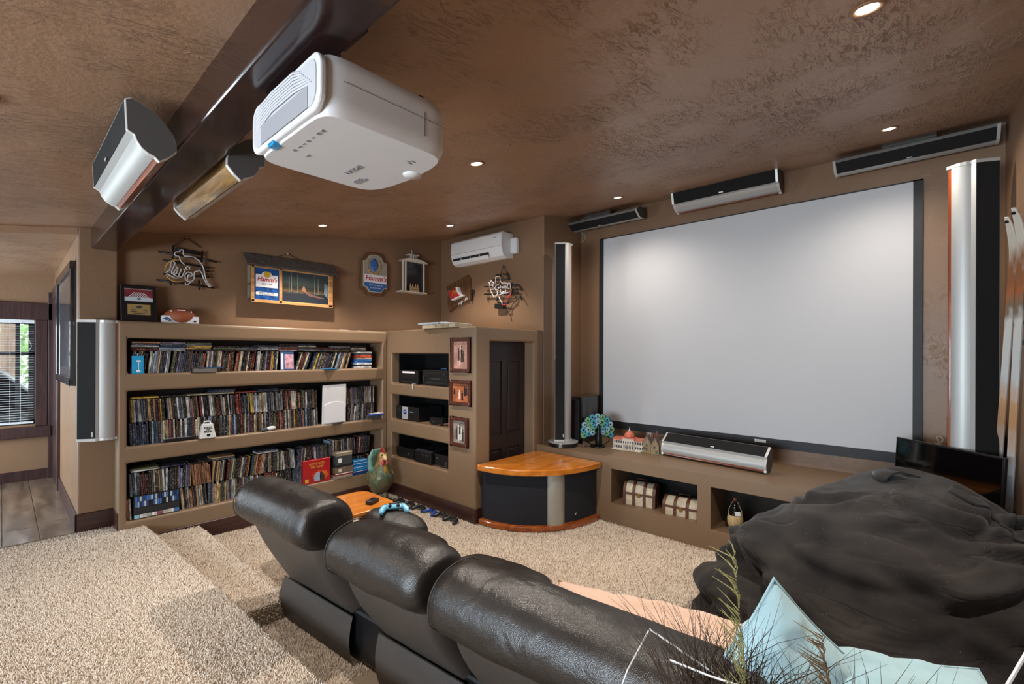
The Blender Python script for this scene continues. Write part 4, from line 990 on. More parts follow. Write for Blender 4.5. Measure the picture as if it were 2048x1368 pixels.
B().tube([(0, -.055, .11), (0, -.05, .17), (0, -.02, .235), (0, 0, .24), (0, .02, .235), (0, .05, .17), (0, .055, .11)], .003, 5).done('cord', mat('straw_cord', 'b39a6d', .8), bt)

# ------------------------------------------------------------------ wall air conditioner
ac = thing('air_conditioner', 'white wall mounted air conditioner near the ceiling', 'air conditioner', (XW, 4.26, 2.74))
pr = [(0, -.145), (-.12, -.16), (-.185, -.135), (-.225, -.02), (-.215, .13), (-.19, .155), (0, .155)]
Ay = Matrix(((1, 0, 0, 0), (0, 0, 1, 0), (0, 1, 0, 0), (0, 0, 0, 1)))
m_ac = mat('ac_white', 'd9dadb', .3, coat=.2)
B().prism(pr, -.46, .46, Ay).done('housing', m_ac, ac, bevel=.012, seg=3)
B().span((-.226, -.45, -.022), (-.218, .45, -.019)).done('front_seam', m_mount, ac)
B().prism([(-.196, -.128), (-.2115, -.070), (-.2145, -.070), (-.199, -.130)], -.24, .42, Ay).done('outlet', mat('ac_slot', '1b1c1e', .5), ac)
B().prism([(-.190, -.140), (-.213, -.105), (-.217, -.102), (-.198, -.143)], -.24, .42, Ay).done('louvre', m_ac, ac)
for y in (-.08, .09, .26): B().span((-.215, y-.004, -.125), (-.200, y+.004, -.075)).done('vane', m_ac, ac)
B().span((-.07, -.565, -.10), (0, -.458, .09), bev=.02).done('pipe_cover', m_ac, ac)
B().span((-.231, -.38, .085), (-.222, -.33, .093)).done('badge', m_silver, ac)

# ------------------------------------------------------------------ framed poster on the pillar side
pf = thing('framed_poster', 'large framed poster under glass on the side of the pillar', 'picture', (.41, 6.0, 1.66))
b = B()
for a, c in (((-.035, -.77, -.50), (0, .77, -.44)), ((-.035, -.77, .46), (0, .77, .53)), ((-.035, -.77, -.50), (0, -.70, .53)), ((-.035, .70, -.50), (0, .77, .53))): b.span(a, c)
b.done('frame', mat('frame_black', '1b2026', .16, coat=.6), pf, bevel=.004, seg=1)
B().span((-.012, -.70, -.44), (-.006, .70, .46)).done('mat_board', mat('board_window_sheen', 'c3ced4', .6), pf)  # paled to blue: window reflection in the glass put into the board colour
B().span((-.014, -.58, -.36), (-.012, .58, .36)).done('print', mat('print_window_sheen', '7290a0', .5, var=.45, vscale=5), pf)  # print tinted pale blue for the same painted window reflection
m_pglass = bpy.data.materials.new('picture_glass'); m_pglass.use_nodes = True; _N, _L, _p = nodes_of(m_pglass)
_p.inputs['Transmission Weight'].default_value = 1; _p.inputs['Roughness'].default_value = .03; _p.inputs['IOR'].default_value = 1.45
B().span((-.0205, -.70, -.44), (-.0185, .70, .46)).done('glass', m_pglass, pf)

# outlet plates, cable loops
ol = thing('outlet_plate', 'small pale wall outlet plate behind the ceramic cottage', 'outlet', (XS, 2.40, .555))
B().box((-.004, 0, 0), (.008, .075, .115), bev=.003).done('plate', m_silver2, ol)
for z in (-.025, .025): B().box((-.009, 0, z), (.004, .034, .028), bev=.002, seg=1).done('socket', m_paper, ol)
m_cable = mat('cable_grey', 'a59a8a', .5)
o = B().tube([pix(0, XS-.02, 1156+26*math.cos(a)*.6, 474+12*math.sin(a)) for a in np.linspace(-.6, 6.4, 22)]+[pix(0, XS-.02, x, y) for x, y in ((1160, 462), (1170, 455))], .005, 5).done('cable_loop', m_cable)
tag(o, 'loose grey cable loop hanging under the left loudspeaker above the screen', 'cable')
o = B().tube([pix(0, XS-.06, 1870, 885)+Vector((0, .0, 0))]+[pix(0, XS-.06, 1872+14*math.sin(a), 888-8*(1-math.cos(a))) for a in np.linspace(0, 3, 10)]+[pix(0, XS-.06, 1884, 905)], .006, 5).done('cable_loop', m_cable)
tag(o, 'short white cable loop on the wall left of the right tower', 'cable')
# ------------------------------------------------------------------ signs on the rear wall (y = YB) and the side wall (x = XW)
m_tube = mat('neon_tube_white', 'c6c2c4', .2, coat=.5); m_tubey = mat('neon_tube_yellow', 'c79a52', .2, coat=.5); m_tuber = mat('neon_tube_red', 'b5342f', .2, coat=.5)
m_rod = mat('neon_black_rod', '121215', .45); m_wire = mat('hang_wire', '4a3f38', .4, .5)
def zoompts(pts, ox, oy, k): return [(ox+x/k, oy+y/k) for x, y in pts]
def neon(parent, name, pts, ax, val, r, m):
    inv = parent.matrix_world.inverted() if False else Matrix.Translation(-Vector(parent.location))
    P_ = [pix(ax, val, x, y) for x, y in pts]
    # round the polyline a little
    Q = [P_[0]]
    for a, b_, c in zip(P_, P_[1:], P_[2:]): Q += [a.lerp(b_, .90), b_.lerp(c, .10)] if (b_-a).length > .012 and (c-b_).length > .012 else [b_]
    Q.append(P_[-1])
    o = B().tube([inv @ q for q in Q], r, 6).done(name, m, parent, smooth=True); return o
ns = thing('neon_beer_sign', 'unlit neon beer sign with a white kangaroo outline and yellow ring', 'neon sign', pix(1, YB, 375, 525))
Zk = lambda pts: zoompts(pts, 310, 465, 1368/130)
yy = YB-.075
for nm, pts, m in (
    ('kangaroo_tube', [(630, 685), (600, 655), (560, 620), (530, 570), (510, 500), (440, 495), (408, 450), (440, 410), (520, 395), (545, 360), (590, 360), (600, 410), (590, 440), (615, 500), (720, 500), (820, 520), (910, 580), (980, 660), (1025, 750), (1045, 870), (1080, 1000), (1130, 1080), (1180, 1130), (1150, 1150), (1080, 1070), (1020, 960), (985, 850), (930, 785)], m_tube),
    ('kangaroo_tube', [(915, 800), (885, 822), (840, 820), (825, 860), (825, 990), (740, 1050), (690, 1105), (640, 1100), (640, 1050)], m_tube),
    ('kangaroo_tube', [(735, 775), (725, 730), (690, 708), (655, 730), (660, 770), (690, 785)], m_tube),
    ('letter_tube', [(345, 600), (375, 600), (430, 640), (340, 840), (430, 890)], m_tube), ('letter_tube', [(345, 600), (330, 720), (300, 800), (225, 845)], m_tube), ('letter_tube', [(250, 865), (430, 965), (510, 945), (420, 900), (345, 855)], m_tube),
    ('letter_tube', [(430, 715), (480, 725), (385, 845), (450, 880), (490, 740)], m_tube), ('letter_tube', [(520, 760), (560, 770), (495, 910), (560, 945), (640, 790), (590, 760)], m_tube),
    ('letter_tube', [(690, 930), (745, 900), (700, 890), (680, 980), (700, 1000)], m_tube), ('letter_tube', [(745, 930), (790, 900), (770, 850), (680, 830), (630, 900), (640, 990), (690, 1025), (770, 1020)], m_tube),
    ('ring_tube', [(510, 582), (400, 578), (310, 610), (235, 690), (208, 760), (210, 800)], m_tubey), ('ring_tube', [(230, 880), (280, 960), (370, 1020), (480, 1042), (600, 1015)], m_tubey)):
    neon(ns, nm, Zk(pts), 1, yy, .0055, m)
for pts in ([(70, 400), (980, 560)], [(980, 560), (1300, 625)], [(30, 995), (1250, 1170)], [(160, 580), (1100, 740)], [(170, 870), (1140, 940)], [(390, 270), (370, 560)], [(1000, 380), (960, 900)], [(930, 1010), (930, 1210)], [(330, 1030), (330, 1110)], [(420, 330), (960, 430)], [(420, 380), (960, 470)], [(1030, 740), (1160, 745)], [(1040, 810), (1150, 815)], [(1050, 880), (1130, 885)]):
    neon(ns, 'support_rod', Zk(pts), 1, YB-.045, .0085, m_rod)
neon(ns, 'hanging_wire', Zk([(400, 280), (675, 115), (960, 320)]), 1, YB-.02, .004, m_rod)
q = pix(1, YB-.012, *Zk([(675, 112)])[0])-Vector(ns.location); B().ball(q, .009, 8, 6).done('nail', m_silver, ns, smooth=True)

# lodge sign with a shingled roof
hs = thing('lodge_sign', 'wooden lighted beer sign shaped like a lodge with shingled roof', 'sign', (2.11, YB, 1.955))
m_pine = wood('pine', 'a87545', 'cf9f68', .4, 3, 0, .2)
m_shin = mat('shingle_grey', '5b5450', .7, var=.25, vscale=30)
W2 = .425; D = .12
b = B()
for a, c in (((-W2, -D, 0), (W2, -D+.03, .028)), ((-W2, -D, .35), (W2, -D+.03, .375)), ((-W2, -D, 0), (-W2+.03, -D+.03, .375)), ((W2-.045, -D, 0), (W2, -D+.03, .375)), ((-.155, -D, 0), (-.125, -D+.03, .375))): b.span(a, c)
b.done('frame', m_pine, hs, bevel=.003, seg=1)
B().span((-W2+.01, -D+.025, .005), (W2-.01, -.002, .40)).done('case', mat('sign_case', '6f5a45', .6), hs)
B().span((-W2-.012, -D+.02, .04), (-W2-.002, -.04, .16)).span((-W2-.012, -D+.02, .19), (-W2-.002, -.04, .37)).done('side_shutter', mat('shutter_grey', '8a8378', .6), hs)
sp = Vector((0, -.180, .362)); tp = Vector((0, -.045, .490)); sv = tp-sp; nn = 7; m = 34
slope = math.atan2(sv.z, sv.y); sh_ = B().box((0, 0, 0), (.026, sv.length/nn*1.25, .006)).mesh('shingle', m_shin)
for j in range(nn):
    for i in range(m):
        x = -.48+.96*(i+.5+(.5 if j % 2 else 0))/(m+.5)
        pnt = sp+sv*((j+.5)/nn); o = bpy.data.objects.new('shingle', sh_); COL.objects.link(o); o.parent = hs
        o.location = (x, pnt.y, pnt.z+.004*(1+(i*7+j*3) % 3*.4)); o.rotation_euler = (slope-.10, 0, 0)
B().box((0, (sp.y+tp.y)/2, (sp.z+tp.z)/2-.006), (.96, sv.length, .008), rot=(slope, 0, 0)).done('roof_board', m_grey, hs)
m_sblue = mat('sign_blue', '1c4d8c', .3, var=.55, vscale=40)
B().span((-W2+.03, -D+.012, .028), (-.155, -D+.018, .35)).done('blue_panel', m_sblue, hs)
b = B(); cx = -.275
b.prism([(cx-.105, .155), (cx+.105, .155), (cx+.105, .285)]+[(cx+.05*math.cos(a), .285+.035*math.sin(a)) for a in np.linspace(.0, PI, 9)]+[(cx-.105, .285)], -D+.007, -D+.012, ceiling_M)
b.done('white_panel', m_paper, hs)
b = B(); b.prism([(cx-.10, .075), (cx+.10, .075), (cx+.108, .09), (cx+.10, .105), (cx-.10, .105), (cx-.108, .09)], -D+.007, -D+.012, ceiling_M); b.done('white_banner', m_paper, hs)
m_sred = mat('sign_red', 'b0263a', .5); m_sgold = mat('sign_gold', 'd0a238', .4); m_ink = mat('ink', '2a2f48', .6)
B().cyl((cx, -D+.007, .287), (cx, -D+.003, .287), .032, n=20).done('gold_seal', m_sgold, hs)
lettering("Hamm's", .062, m_sred, hs, (cx, -D+.006, .235), shear=.25, bold=.0012, sx=.95)
lettering('ON TAP', .028, m_ink, hs, (cx, -D+.006, .187))
lettering('BORN IN THE LAND', .016, m_ink, hs, (cx, -D+.006, .097)); lettering('OF SKY BLUE WATERS', .015, m_ink, hs, (cx, -D+.006, .083))
m_scene = bpy.data.materials.new('lake_scene_print'); m_scene.use_nodes = True; N, L, p = nodes_of(m_scene); p.inputs['Roughness'].default_value = .25
tc = N.new('ShaderNodeTexCoord'); sx = N.new('ShaderNodeSeparateXYZ'); L.new(tc.outputs['Generated'], sx.inputs[0])
n1 = N.new('ShaderNodeTexNoise'); n1.inputs['Scale'].default_value = 9; n1.inputs['Detail'].default_value = 7; L.new(tc.outputs['Generated'], n1.inputs['Vector'])
ma = N.new('ShaderNodeMath'); ma.operation = 'MULTIPLY_ADD'; ma.inputs[1].default_value = .22; L.new(n1.outputs[0], ma.inputs[0]); L.new(sx.outputs[2], ma.inputs[2])
cr = N.new('ShaderNodeValToRGB'); e = cr.color_ramp.elements; e[0].position = .30; e[0].color = (*lin('2b3038'), 1); e[1].position = .95; e[1].color = (*lin('3a4448'), 1)
for ps, c in ((.42, '2c3136'), (.47, '65563f'), (.52, '4a3e2d'), (.58, '2c2f2c'), (.75, '38413f')): k = e.new(ps); k.color = (*lin(c), 1)
L.new(ma.outputs[0], cr.inputs[0]); L.new(cr.outputs[0], p.inputs['Base Color'])
B().span((-.125, -D+.012, .028), (W2-.045, -D+.018, .35)).done('scene_panel', m_scene, hs)
B().prism([(.075, .15), (.135, .142), (.112, .20), (.098, .21)], -D+.008, -D+.012, ceiling_M).done('painted_tent', mat('tent_orange', '8a6146', .7), hs)
B().prism([(.10, .145), (.16, .105), (.32, .085), (.34, .095), (.20, .125), (.14, .15)], -D+.009, -D+.012, ceiling_M).done('painted_canoe', mat('canoe_rose', '634541', .7), hs)
for x, h_ in ((-.055, .17), (-.03, .21), (.035, .2), (.22, .2), (.26, .18)): B().span((x, -D+.009, .13), (x+.006, -D+.012, .13+h_)).done('painted_trunk', mat('birch', '6f6e68', .7), hs)
B().prism([(.33, .14), (.37, .10), (.375, .24), (.335, .27)], -D+.009, -D+.012, ceiling_M).done('painted_waterfall', mat('water_pale', '6f838c', .7), hs)
B().tube([(-.17, -.03, .492), (-.03, -.012, .555), (.12, -.03, .492)], .003, 4).done('hanging_wire', m_wire, hs); B().ball((-.03, -.016, .555), .012, 8, 6).done('nail', m_silver, hs, smooth=True)

# shield shaped sign
sg = thing('shield_sign', 'wooden shield shaped beer sign with blue jewel crest on the rear wall', 'sign', (3.115, YB, 2.42))
sp_ = [(.165, -.17), (.165, .15), (.125, .155), (.09, .215), (.05, .235), (-.05, .235), (-.09, .215), (-.125, .155), (-.165, .15), (-.165, -.17), (-.125, -.18), (-.085, -.235), (.085, -.235), (.125, -.18)]
m_walnut = wood('walnut', '4d321f', '7a5534', .4, 4, 2, .2)
B().prism([(x*1.12, z*1.14) for x, z in sp_], -.05, -.001, ceiling_M).done('back_board', m_walnut, sg, bevel=.006, seg=2)
B().prism([(x*.98, z*.98) for x, z in sp_], -.066, -.05, ceiling_M).done('rim', m_silver2, sg)
B().prism([(x*.93, z*.94) for x, z in sp_], -.070, -.066, ceiling_M).done('silver_field', mat('sign_silver', 'a9a396', .35, .4), sg)
B().span((-.152, -.073, -.115), (.152, -.0705, -.015)).done('white_band', m_paper, sg)
B().prism([(-.152, -.16), (-.11, -.168), (-.078, -.22), (.078, -.22), (.11, -.168), (.152, -.16), (.152, -.115), (-.152, -.115)], -.073, -.0705, ceiling_M).done('blue_band', mat('band_blue', '2a63a6', .4), sg)
B().lathe([(0, .02), (.03, .016), (.055, .006), (.06, 0)], 9, Matrix.Translation((-.02, -.070, .105)) @ Matrix.Diagonal((1, 1, 1.45, 1)) @ Matrix.Rotation(PI/2, 4, 'X')).done('blue_jewel', mat('jewel_blue', '2f62a0', .12, coat=.6, var=.6, vscale=45), sg)
b = B()
for i in range(17):
    a = math.radians(-215+250*i/16); b.ball((-.02+.092*math.cos(a), -.074, .095+.098*math.sin(a)), (.016, .006, .011), 7, 5)
b.done('gold_wreath', mat('wreath_gold', 'b89c5c', .35, .5), sg, smooth=True)
lettering("Hamm's", .085, m_sred, sg, (0, -.075, -.062), shear=.25, bold=.0014, sx=1.05)
lettering('FROM THE LAND OF', .020, m_paper, sg, (0, -.0745, -.145)); lettering('SKY BLUE WATERS', .018, m_paper, sg, (0, -.0745, -.178))

# lantern sign
ls = thing('lantern_sign', 'white cupola shaped hanging sign with a dark picture panel, beside the air conditioner corner', 'sign', (3.665, YB, 2.235))
m_wht = mat('sign_white', 'cfc9bd', .45)
B().span((-.20, -.12, 0), (.20, -.003, .018)).done('base', m_wht, ls)
B().prism([(-.21, .405), (.21, .405), (.17, .425), (.09, .445), (-.09, .445), (-.17, .425)], -.13, -.003, ceiling_M).done('roof', m_wht, ls)
for x in (-.165, -.125, .165): B().span((x-.008, -.10, .018), (x+.008, -.08, .405)).done('post', m_wht, ls)
B().span((-.117, -.075, .018), (.158, -.05, .405)).done('picture_panel', mat('dark_print', '24262c', .2, var=.5, vscale=6, coat=.4), ls)
b = B().span((-.07, -.11, .018), (.075, -.106, .075))
for x in (-.06, -.025, .02, .055): b.prism([(x-.014, .07), (x+.014, .07), (x, .125)], -.11, -.106, ceiling_M)
b.done('cutout_crest', mat('crest_tan', 'b59d72', .5), ls)
B().span((-.06, -.10, .45), (.06, -.02, .458)).span((-.075, -.11, .495), (.075, -.01, .505)).done('cupola', m_wht, ls)
for i in range(5): B().span((-.056+.026*i, -.095, .458), (-.048+.026*i, -.087, .495)).done('cupola_post', m_wht, ls)
B().tube([(0, -.05, .505), (.004, -.05, .55), (-.006, -.05, .57), (-.012, -.05, .56)], .004, 5).done('hook', m_silver, ls)
lettering('HAMILTON', .020, m_ink, ls, (.002, -.112, .045))

# red soft-cross beer sign on the side wall, shingled backing board
ms = thing('red_cross_sign', 'red soft-cornered beer sign on a brown wooden board below the air conditioner', 'sign', pix(0, XW, 918, 588))
L0 = Matrix.Translation(-Vector(ms.location))
def wallpoly(pts, x0, x1, ox, oy, k):
    P0 = [L0 @ pix(0, XW, ox+x/k, oy+y/k) for x, y in pts]; b = B(); n = len(P0)
    v = [(x0, q.y, q.z) for q in P0]+[(x1, q.y, q.z) for q in P0]
    b._add(v, [[i, (i+1) % n, n+(i+1) % n, n+i] for i in range(n)]+[list(range(n))[::-1], list(range(n, 2*n))]); return b
K = 2048/170
wallpoly([(120, 545), (640, 240), (700, 330), (700, 850), (420, 960), (200, 1140), (150, 900), (190, 700)], -.035, -.001, 885, 530, K).done('wood_board', m_walnut, ms, bevel=.004, seg=1)
cross = [(235, 640), (330, 630), (400, 590), (435, 540), (480, 545), (500, 640), (530, 700), (600, 750), (570, 775), (480, 800), (400, 850), (340, 870), (310, 830), (290, 760), (250, 690)]
wallpoly(cross, -.085, -.035, 885, 530, K).done('white_cross', m_paper, ms, bevel=.004, seg=1)
cc = (sum(p_[0] for p_ in cross)/len(cross), sum(p_[1] for p_ in cross)/len(cross))
wallpoly([(cc[0]+(x-cc[0])*.82-25, cc[1]+(y-cc[1])*.82) for x, y in cross], -.092, -.085, 885, 530, K).done('red_cross', mat('cross_red', 'c23a34', .3, coat=.3), ms, bevel=.003, seg=1)
qq = L0 @ pix(0, XW, 885+390/K, 530+690/K); lettering('M', .10, m_sgold, ms, (-.094, qq.y, qq.z), rot=(PI/2, 0, -PI/2), shear=.3)
qq = L0 @ pix(0, XW, 885+540/K, 530+880/K); lettering('High Life', .055, m_paper, ms, (-.040, qq.y, qq.z), rot=(PI/2, math.radians(-22), -PI/2), shear=.2)
b = B(); pz = [L0 @ pix(0, XW, 885+x/K, 530+y/K) for x, y in ((740, 860), (760, 780), (745, 700), (770, 650))]
b.tube([(-.03, q.y, q.z) for q in pz], .012, 6).ball((-.03, pz[-1].y, pz[-1].z), (.02, .03, .03), 8, 6); b.done('bracket', m_rod, ms)

# neon map sign
nt_ = thing('neon_map_sign', 'unlit neon sign with a white star and state outline, tangle of black wires', 'neon sign', pix(0, XW, 1010, 590))
Zt = lambda pts: zoompts(pts, 885, 530, K)
for nm, pts, m in (
    ('outline_tube', [(1275, 440), (1280, 290), (1380, 275), (1395, 395), (1440, 440), (1510, 430), (1560, 450), (1630, 430), (1640, 540), (1660, 610)], m_tube),
    ('outline_tube', [(1250, 585), (1150, 590), (1180, 660), (1210, 720), (1240, 775), (1300, 770)], m_tube), ('outline_tube', [(1355, 760), (1390, 840), (1440, 930), (1440, 960)], m_tube),
    ('outline_tube', [(1440, 960), (1520, 965), (1500, 880), (1540, 830), (1600, 760), (1660, 650), (1610, 620)], m_tuber), ('letter_tube', [(1560, 800), (1600, 720), (1620, 780), (1650, 690)], m_tuber),
    ('star_tube', [(1180, 360), (1200, 420), (1250, 420), (1215, 460), (1225, 525), (1180, 480), (1130, 525), (1145, 455), (1110, 420), (1160, 415), (1180, 360)], m_tube),
    ('letter_tube', [(1360, 480), (1300, 490), (1255, 560), (1290, 610), (1350, 580), (1370, 530), (1330, 545)], m_tube), ('letter_tube', [(1400, 500), (1380, 560), (1440, 520), (1460, 560), (1490, 480), (1480, 560), (1530, 500), (1520, 570), (1590, 470), (1560, 480), (1560, 550), (1610, 575)], m_tube),
    ('letter_tube', [(1370, 620), (1310, 640), (1340, 690), (1290, 720)], m_tube), ('letter_tube', [(1400, 590), (1400, 690), (1440, 640), (1430, 690), (1480, 630), (1470, 690), (1530, 600), (1520, 690), (1580, 660)], m_tube), ('letter_tube', [(1270, 750), (1400, 705), (1590, 660)], m_tube)):
    neon(nt_, nm, Zt(pts), 0, XW-.085, .0055, m)
for pts in ([(1010, 525), (1800, 500)], [(1005, 705), (1800, 690)], [(1200, 360), (1600, 350)], [(1560, 180), (1590, 350)], [(1660, 470), (1810, 470)], [(1680, 580), (1800, 590)], [(1700, 660), (1800, 660)], [(1320, 800), (1350, 1000)], [(1330, 900), (1600, 920)], [(1400, 350), (1350, 640)], [(1640, 430), (1690, 700)], [(1290, 235), (1400, 260)], [(1460, 210), (1580, 250)], [(1840, 490), (1925, 630)], [(1830, 690), (1920, 840)], [(1540, 1040), (1565, 1190)], [(1265, 1000), (1330, 1005)]):
    neon(nt_, 'support_rod', Zt(pts), 0, XW-.05, .009, m_rod)
a = [L0 @ Vector((0, 0, 0))]
pz = [Vector(pix(0, XW, *q))-Vector(nt_.location) for q in Zt([(1335, 940), (1535, 940), (1535, 1060), (1335, 1060)])]
b = B(); b._add([(-.06, q.y, q.z) for q in pz]+[(-.01, q.y, q.z) for q in pz], [[0, 1, 2, 3], [7, 6, 5, 4], [0, 4, 5, 1], [1, 5, 6, 2], [2, 6, 7, 3], [3, 7, 4, 0]]); b.done('transformer', m_rod, nt_)
for pts in ([(1740, 740), (1790, 830), (1700, 940), (1640, 1030), (1620, 1130), (1570, 1130)], [(1110, 560), (1095, 740), (1095, 890)], [(1470, 0), (1390, 240)], [(1470, 0), (1550, 210)]): neon(nt_, 'cord', Zt(pts), 0, XW-.02, .0035, m_wire)

# ------------------------------------------------------------------ on top of the built-ins
pq = thing('award_plaque', 'tall black award plaque with a team photo and brass plate on the bookcase top', 'plaque', (.79, 5.03, 1.698))
tl = Euler((math.radians(-9), 0, 0)).to_matrix()
B().box((0, .03, .16), (.245, .022, .32), rot=tl, bev=.006).done('board', mat('plaque_black', '14151a', .3, coat=.4), pq)
def onp(a, c, name, m, dy): return B().box((0, .0170-dy+.158*((a+c)/2-.16)*.98, (a+c)/2), (.19 if name != 'brass_plate' else .155, .004, c-a), rot=tl).done(name, m, pq)
onp(.175, .285, 'photo_rim', m_silver, .0); onp(.180, .280, 'team_photo', mat('photo_red', '7a2f38', .3, var=.3, vscale=12), .0025)
onp(.180, .212, 'photo_caption', mat('caption_pale', 'b9c4cc', .4), .0045); onp(.062, .152, 'brass_plate', mat('brass_plate', 'b49a62', .35, .4), .0)
for r in range(5):
    for i in range(9-r):
        z = .214+.009*r; B().box(((i-(8-r)/2)*.0165, .0170-.006+.158*(z-.16), z), (.0085, .003, .007)).done('player', mat('jersey_white', 'c8c9cc', .5), pq)
def emblem(parent, loc, s, m):
    B().box(loc, (s*1.5, .002, s*.35), rot=tl).cyl((loc[0], loc[1]-.001, loc[2]), (loc[0], loc[1]+.001, loc[2]), s*.5, n=12).done('emblem', m, parent)
emblem(pq, (0, .0170-.0065+.158*(.198-.16), .198), .020, m_ink); emblem(pq, (0, .0170-.003+.158*(.128-.16), .128), .026, m_ink)
for s, z, x in (('STATE', .103, -.04), ('2017', .103, .045), ('FINALIST', .088, -.035), ('TEAM', .088, .04), ('CHAMPIONSHIP', .074, 0)): lettering(s, .011, m_ink, pq, (x, .0170-.0035+.158*(z-.16), z), rot=(PI/2-math.radians(9)*-1*-1, 0, 0))
fb = thing('football_name_box', 'white name plate box with half a brown football on the bookcase top', 'trophy', (1.075, 5.00, 1.698))
B().box((0, 0, .033), (.275, .05, .066), bev=.002, seg=1).done('box', m_paper, fb)
B().lathe([(0, -.125), (.03, -.112), (.058, -.08), (.075, -.035), (.079, 0), (.075, .035), (.058, .08), (.03, .112), (0, .125)], 20, Matrix.Translation((.005, .03, .062)) @ Matrix.Rotation(PI/2, 4, 'Y') @ Matrix.Rotation(PI/2, 4, 'Z'), arc=PI*2).done('football', mat('football_brown', '9a5231', .5, bump=.3, bscale=300), fb, smooth=True)
B().box((0, -.035, .117), (.06, .012, .008)).done('laces', m_paper, fb)
for s in (-1, 1): B().box((.005+s*.075, -.012, .108), (.008, .03, .005), rot=(.6, s*.5, 0)).done('stripe', m_paper, fb)
lettering('DYLAN', .017, m_ink, fb, (-.035, -.0256, .046)); lettering('BOTNER', .027, m_ink, fb, (-.032, -.0256, .022), bold=.001, sx=1.15, shear=.1)
emblem(fb, (-.105, -.0256, .038), .030, mat('emblem_blue', '27567f', .5)); emblem(fb, (.105, -.0256, .022), .018, m_ink)
gb = thing('board_game_box', 'flat cream board game box with faded lettering on the media cabinet top', 'game box', (3.20, 3.86, 1.7055), rz=math.radians(2))
B().box((0, 0, .020), (.25, .52, .040), bev=.002, seg=1).done('box', mat('game_box_cream', 'b9a88e', .6, var=.15, vscale=15), gb)
lettering('TRI-OMINOS', .040, mat('game_ink', '6b5136', .7), gb, (-.126, -.05, .020), rot=(PI/2, 0, -PI/2), sx=1.1)
m2 = thing('magazine', 'pale blue folded magazine lying on the cream board game box', 'magazine', (3.19, 4.02, 1.7465), rz=math.radians(4))
B().prism([(-.13, 0), (.13, 0), (.13, .010), (.05, .026), (-.02, .030), (-.13, .016)], -.16, .16, ceiling_M).done('pages', mat('magazine_pale', '9fb0ba', .5, var=.35, vscale=14), m2)
m3 = thing('magazine', 'white paper folder lying on the near end of the board game box', 'magazine', (3.20, 3.78, 1.7465), rz=math.radians(-3))
B().box((0, 0, .008), (.22, .34, .004), rot=(.03, 0, 0)).box((.0, .0, .013), (.20, .32, .003), rot=(.045, 0, 0)).done('pages', m_paper, m3)
for x, w_, lb in ((2.62, .10, 'flat white card lying on the bookcase top, left of its neighbour'), (2.82, .07, 'small white card lying on the bookcase top near the corner')):
    o = B().box((x, 5.0, 1.7005), (w_, .07, .004)).done('paper_card', m_paper); tag(o, lb, 'card')

# ------------------------------------------------------------------ three framed photographs on the media cabinet
m_fr = wood('frame_red_wood', '3a1a12', '5c2c1e', .35, 5, 2, .3)
def photo(label, y, z, w_, h_, c1, c2, seed, art):
    t = thing('framed_photo', label, 'picture', (XA, y, z), group=None)
    b = B(); f = .035
    for a, c in (((-.024, -w_/2, -h_/2), (0, w_/2, -h_/2+f)), ((-.024, -w_/2, h_/2-f), (0, w_/2, h_/2)), ((-.024, -w_/2, -h_/2), (0, -w_/2+f, h_/2)), ((-.024, w_/2-f, -h_/2), (0, w_/2, h_/2))): b.span(a, c)
    b.done('frame', m_fr, t, bevel=.007, seg=2)
    for sy in (-1, 1):
        for sz in (-1, 1): B().ball((-.024, sy*(w_/2-.018), sz*(h_/2-.018)), (.008, .018, .018), 8, 6).done('corner_ornament', m_fr, t, smooth=True)
    B().span((-.010, -w_/2+f, -h_/2+f), (-.004, w_/2-f, h_/2-f)).done('print', mat('photo_print_%d' % seed, c1, .35, var=.35, vscale=9), t)
    r = random.Random(seed); iw = w_/2-f; ih = h_/2-f; dk = mat('photo_dark_%d' % seed, c2, .4)
    for (fx, fz, fh, lightc) in art:
        x = fx*iw; fh *= ih
        m = mat('photo_light_%d' % seed, 'd8c0b0' if seed != 3 else 'c9c4ba', .4) if lightc else dk
        B().prism([(x-.012, fz*ih), (x+.016, fz*ih), (x+.013, fz*ih+fh*.5), (x+.017, fz*ih+fh*.75), (x+.004, fz*ih+fh*.85), (x-.013, fz*ih+fh*.72), (x-.010, fz*ih+fh*.4)], -.012, -.010, Matrix(((0, 0, 1, 0), (-1, 0, 0, 0), (0, 1, 0, 0), (0, 0, 0, 1)))).ball((-.0105, -x, fz*ih+fh*.93), (.0015, .010, .012), 8, 5).done('printed_figure', m, t)
    B().tube([(-.011, iw*.9*(1-2*i/16), ih*.86-.010*abs(math.sin(i*PI/4))) for i in range(17)], .0025, 4).done('printed_garland', dk, t)
photo('top framed rose-tinted old photograph on the media cabinet', 3.545, 1.422, .285, .345, 'b98a7a', '4a2f2a', 1, [(-.25, -.4, .9, 0), (.15, -.5, 1.2, 0), (.4, -.5, .8, 0), (.0, -.1, .8, 1), (-.1, -.7, .4, 1)])
photo('middle framed orange sunset photograph on the media cabinet', 3.548, 1.040, .31, .25, 'a8603a', '241310', 2, [(-.1, -.7, 1.0, 1), (.25, -.8, 1.1, 0), (.55, -.3, 1.1, 0), (.75, -.2, 1.0, 0), (-.75, -.2, .6, 0)])
photo('bottom framed grey old photograph on the media cabinet', 3.560, .645, .255, .29, '8a8078', '3b342f', 3, [(-.45, -.7, 1.2, 0), (-.1, -.8, 1.4, 1), (.3, -.7, 1.2, 1), (.55, -.8, 1.1, 0), (.1, -.2, .9, 0)])

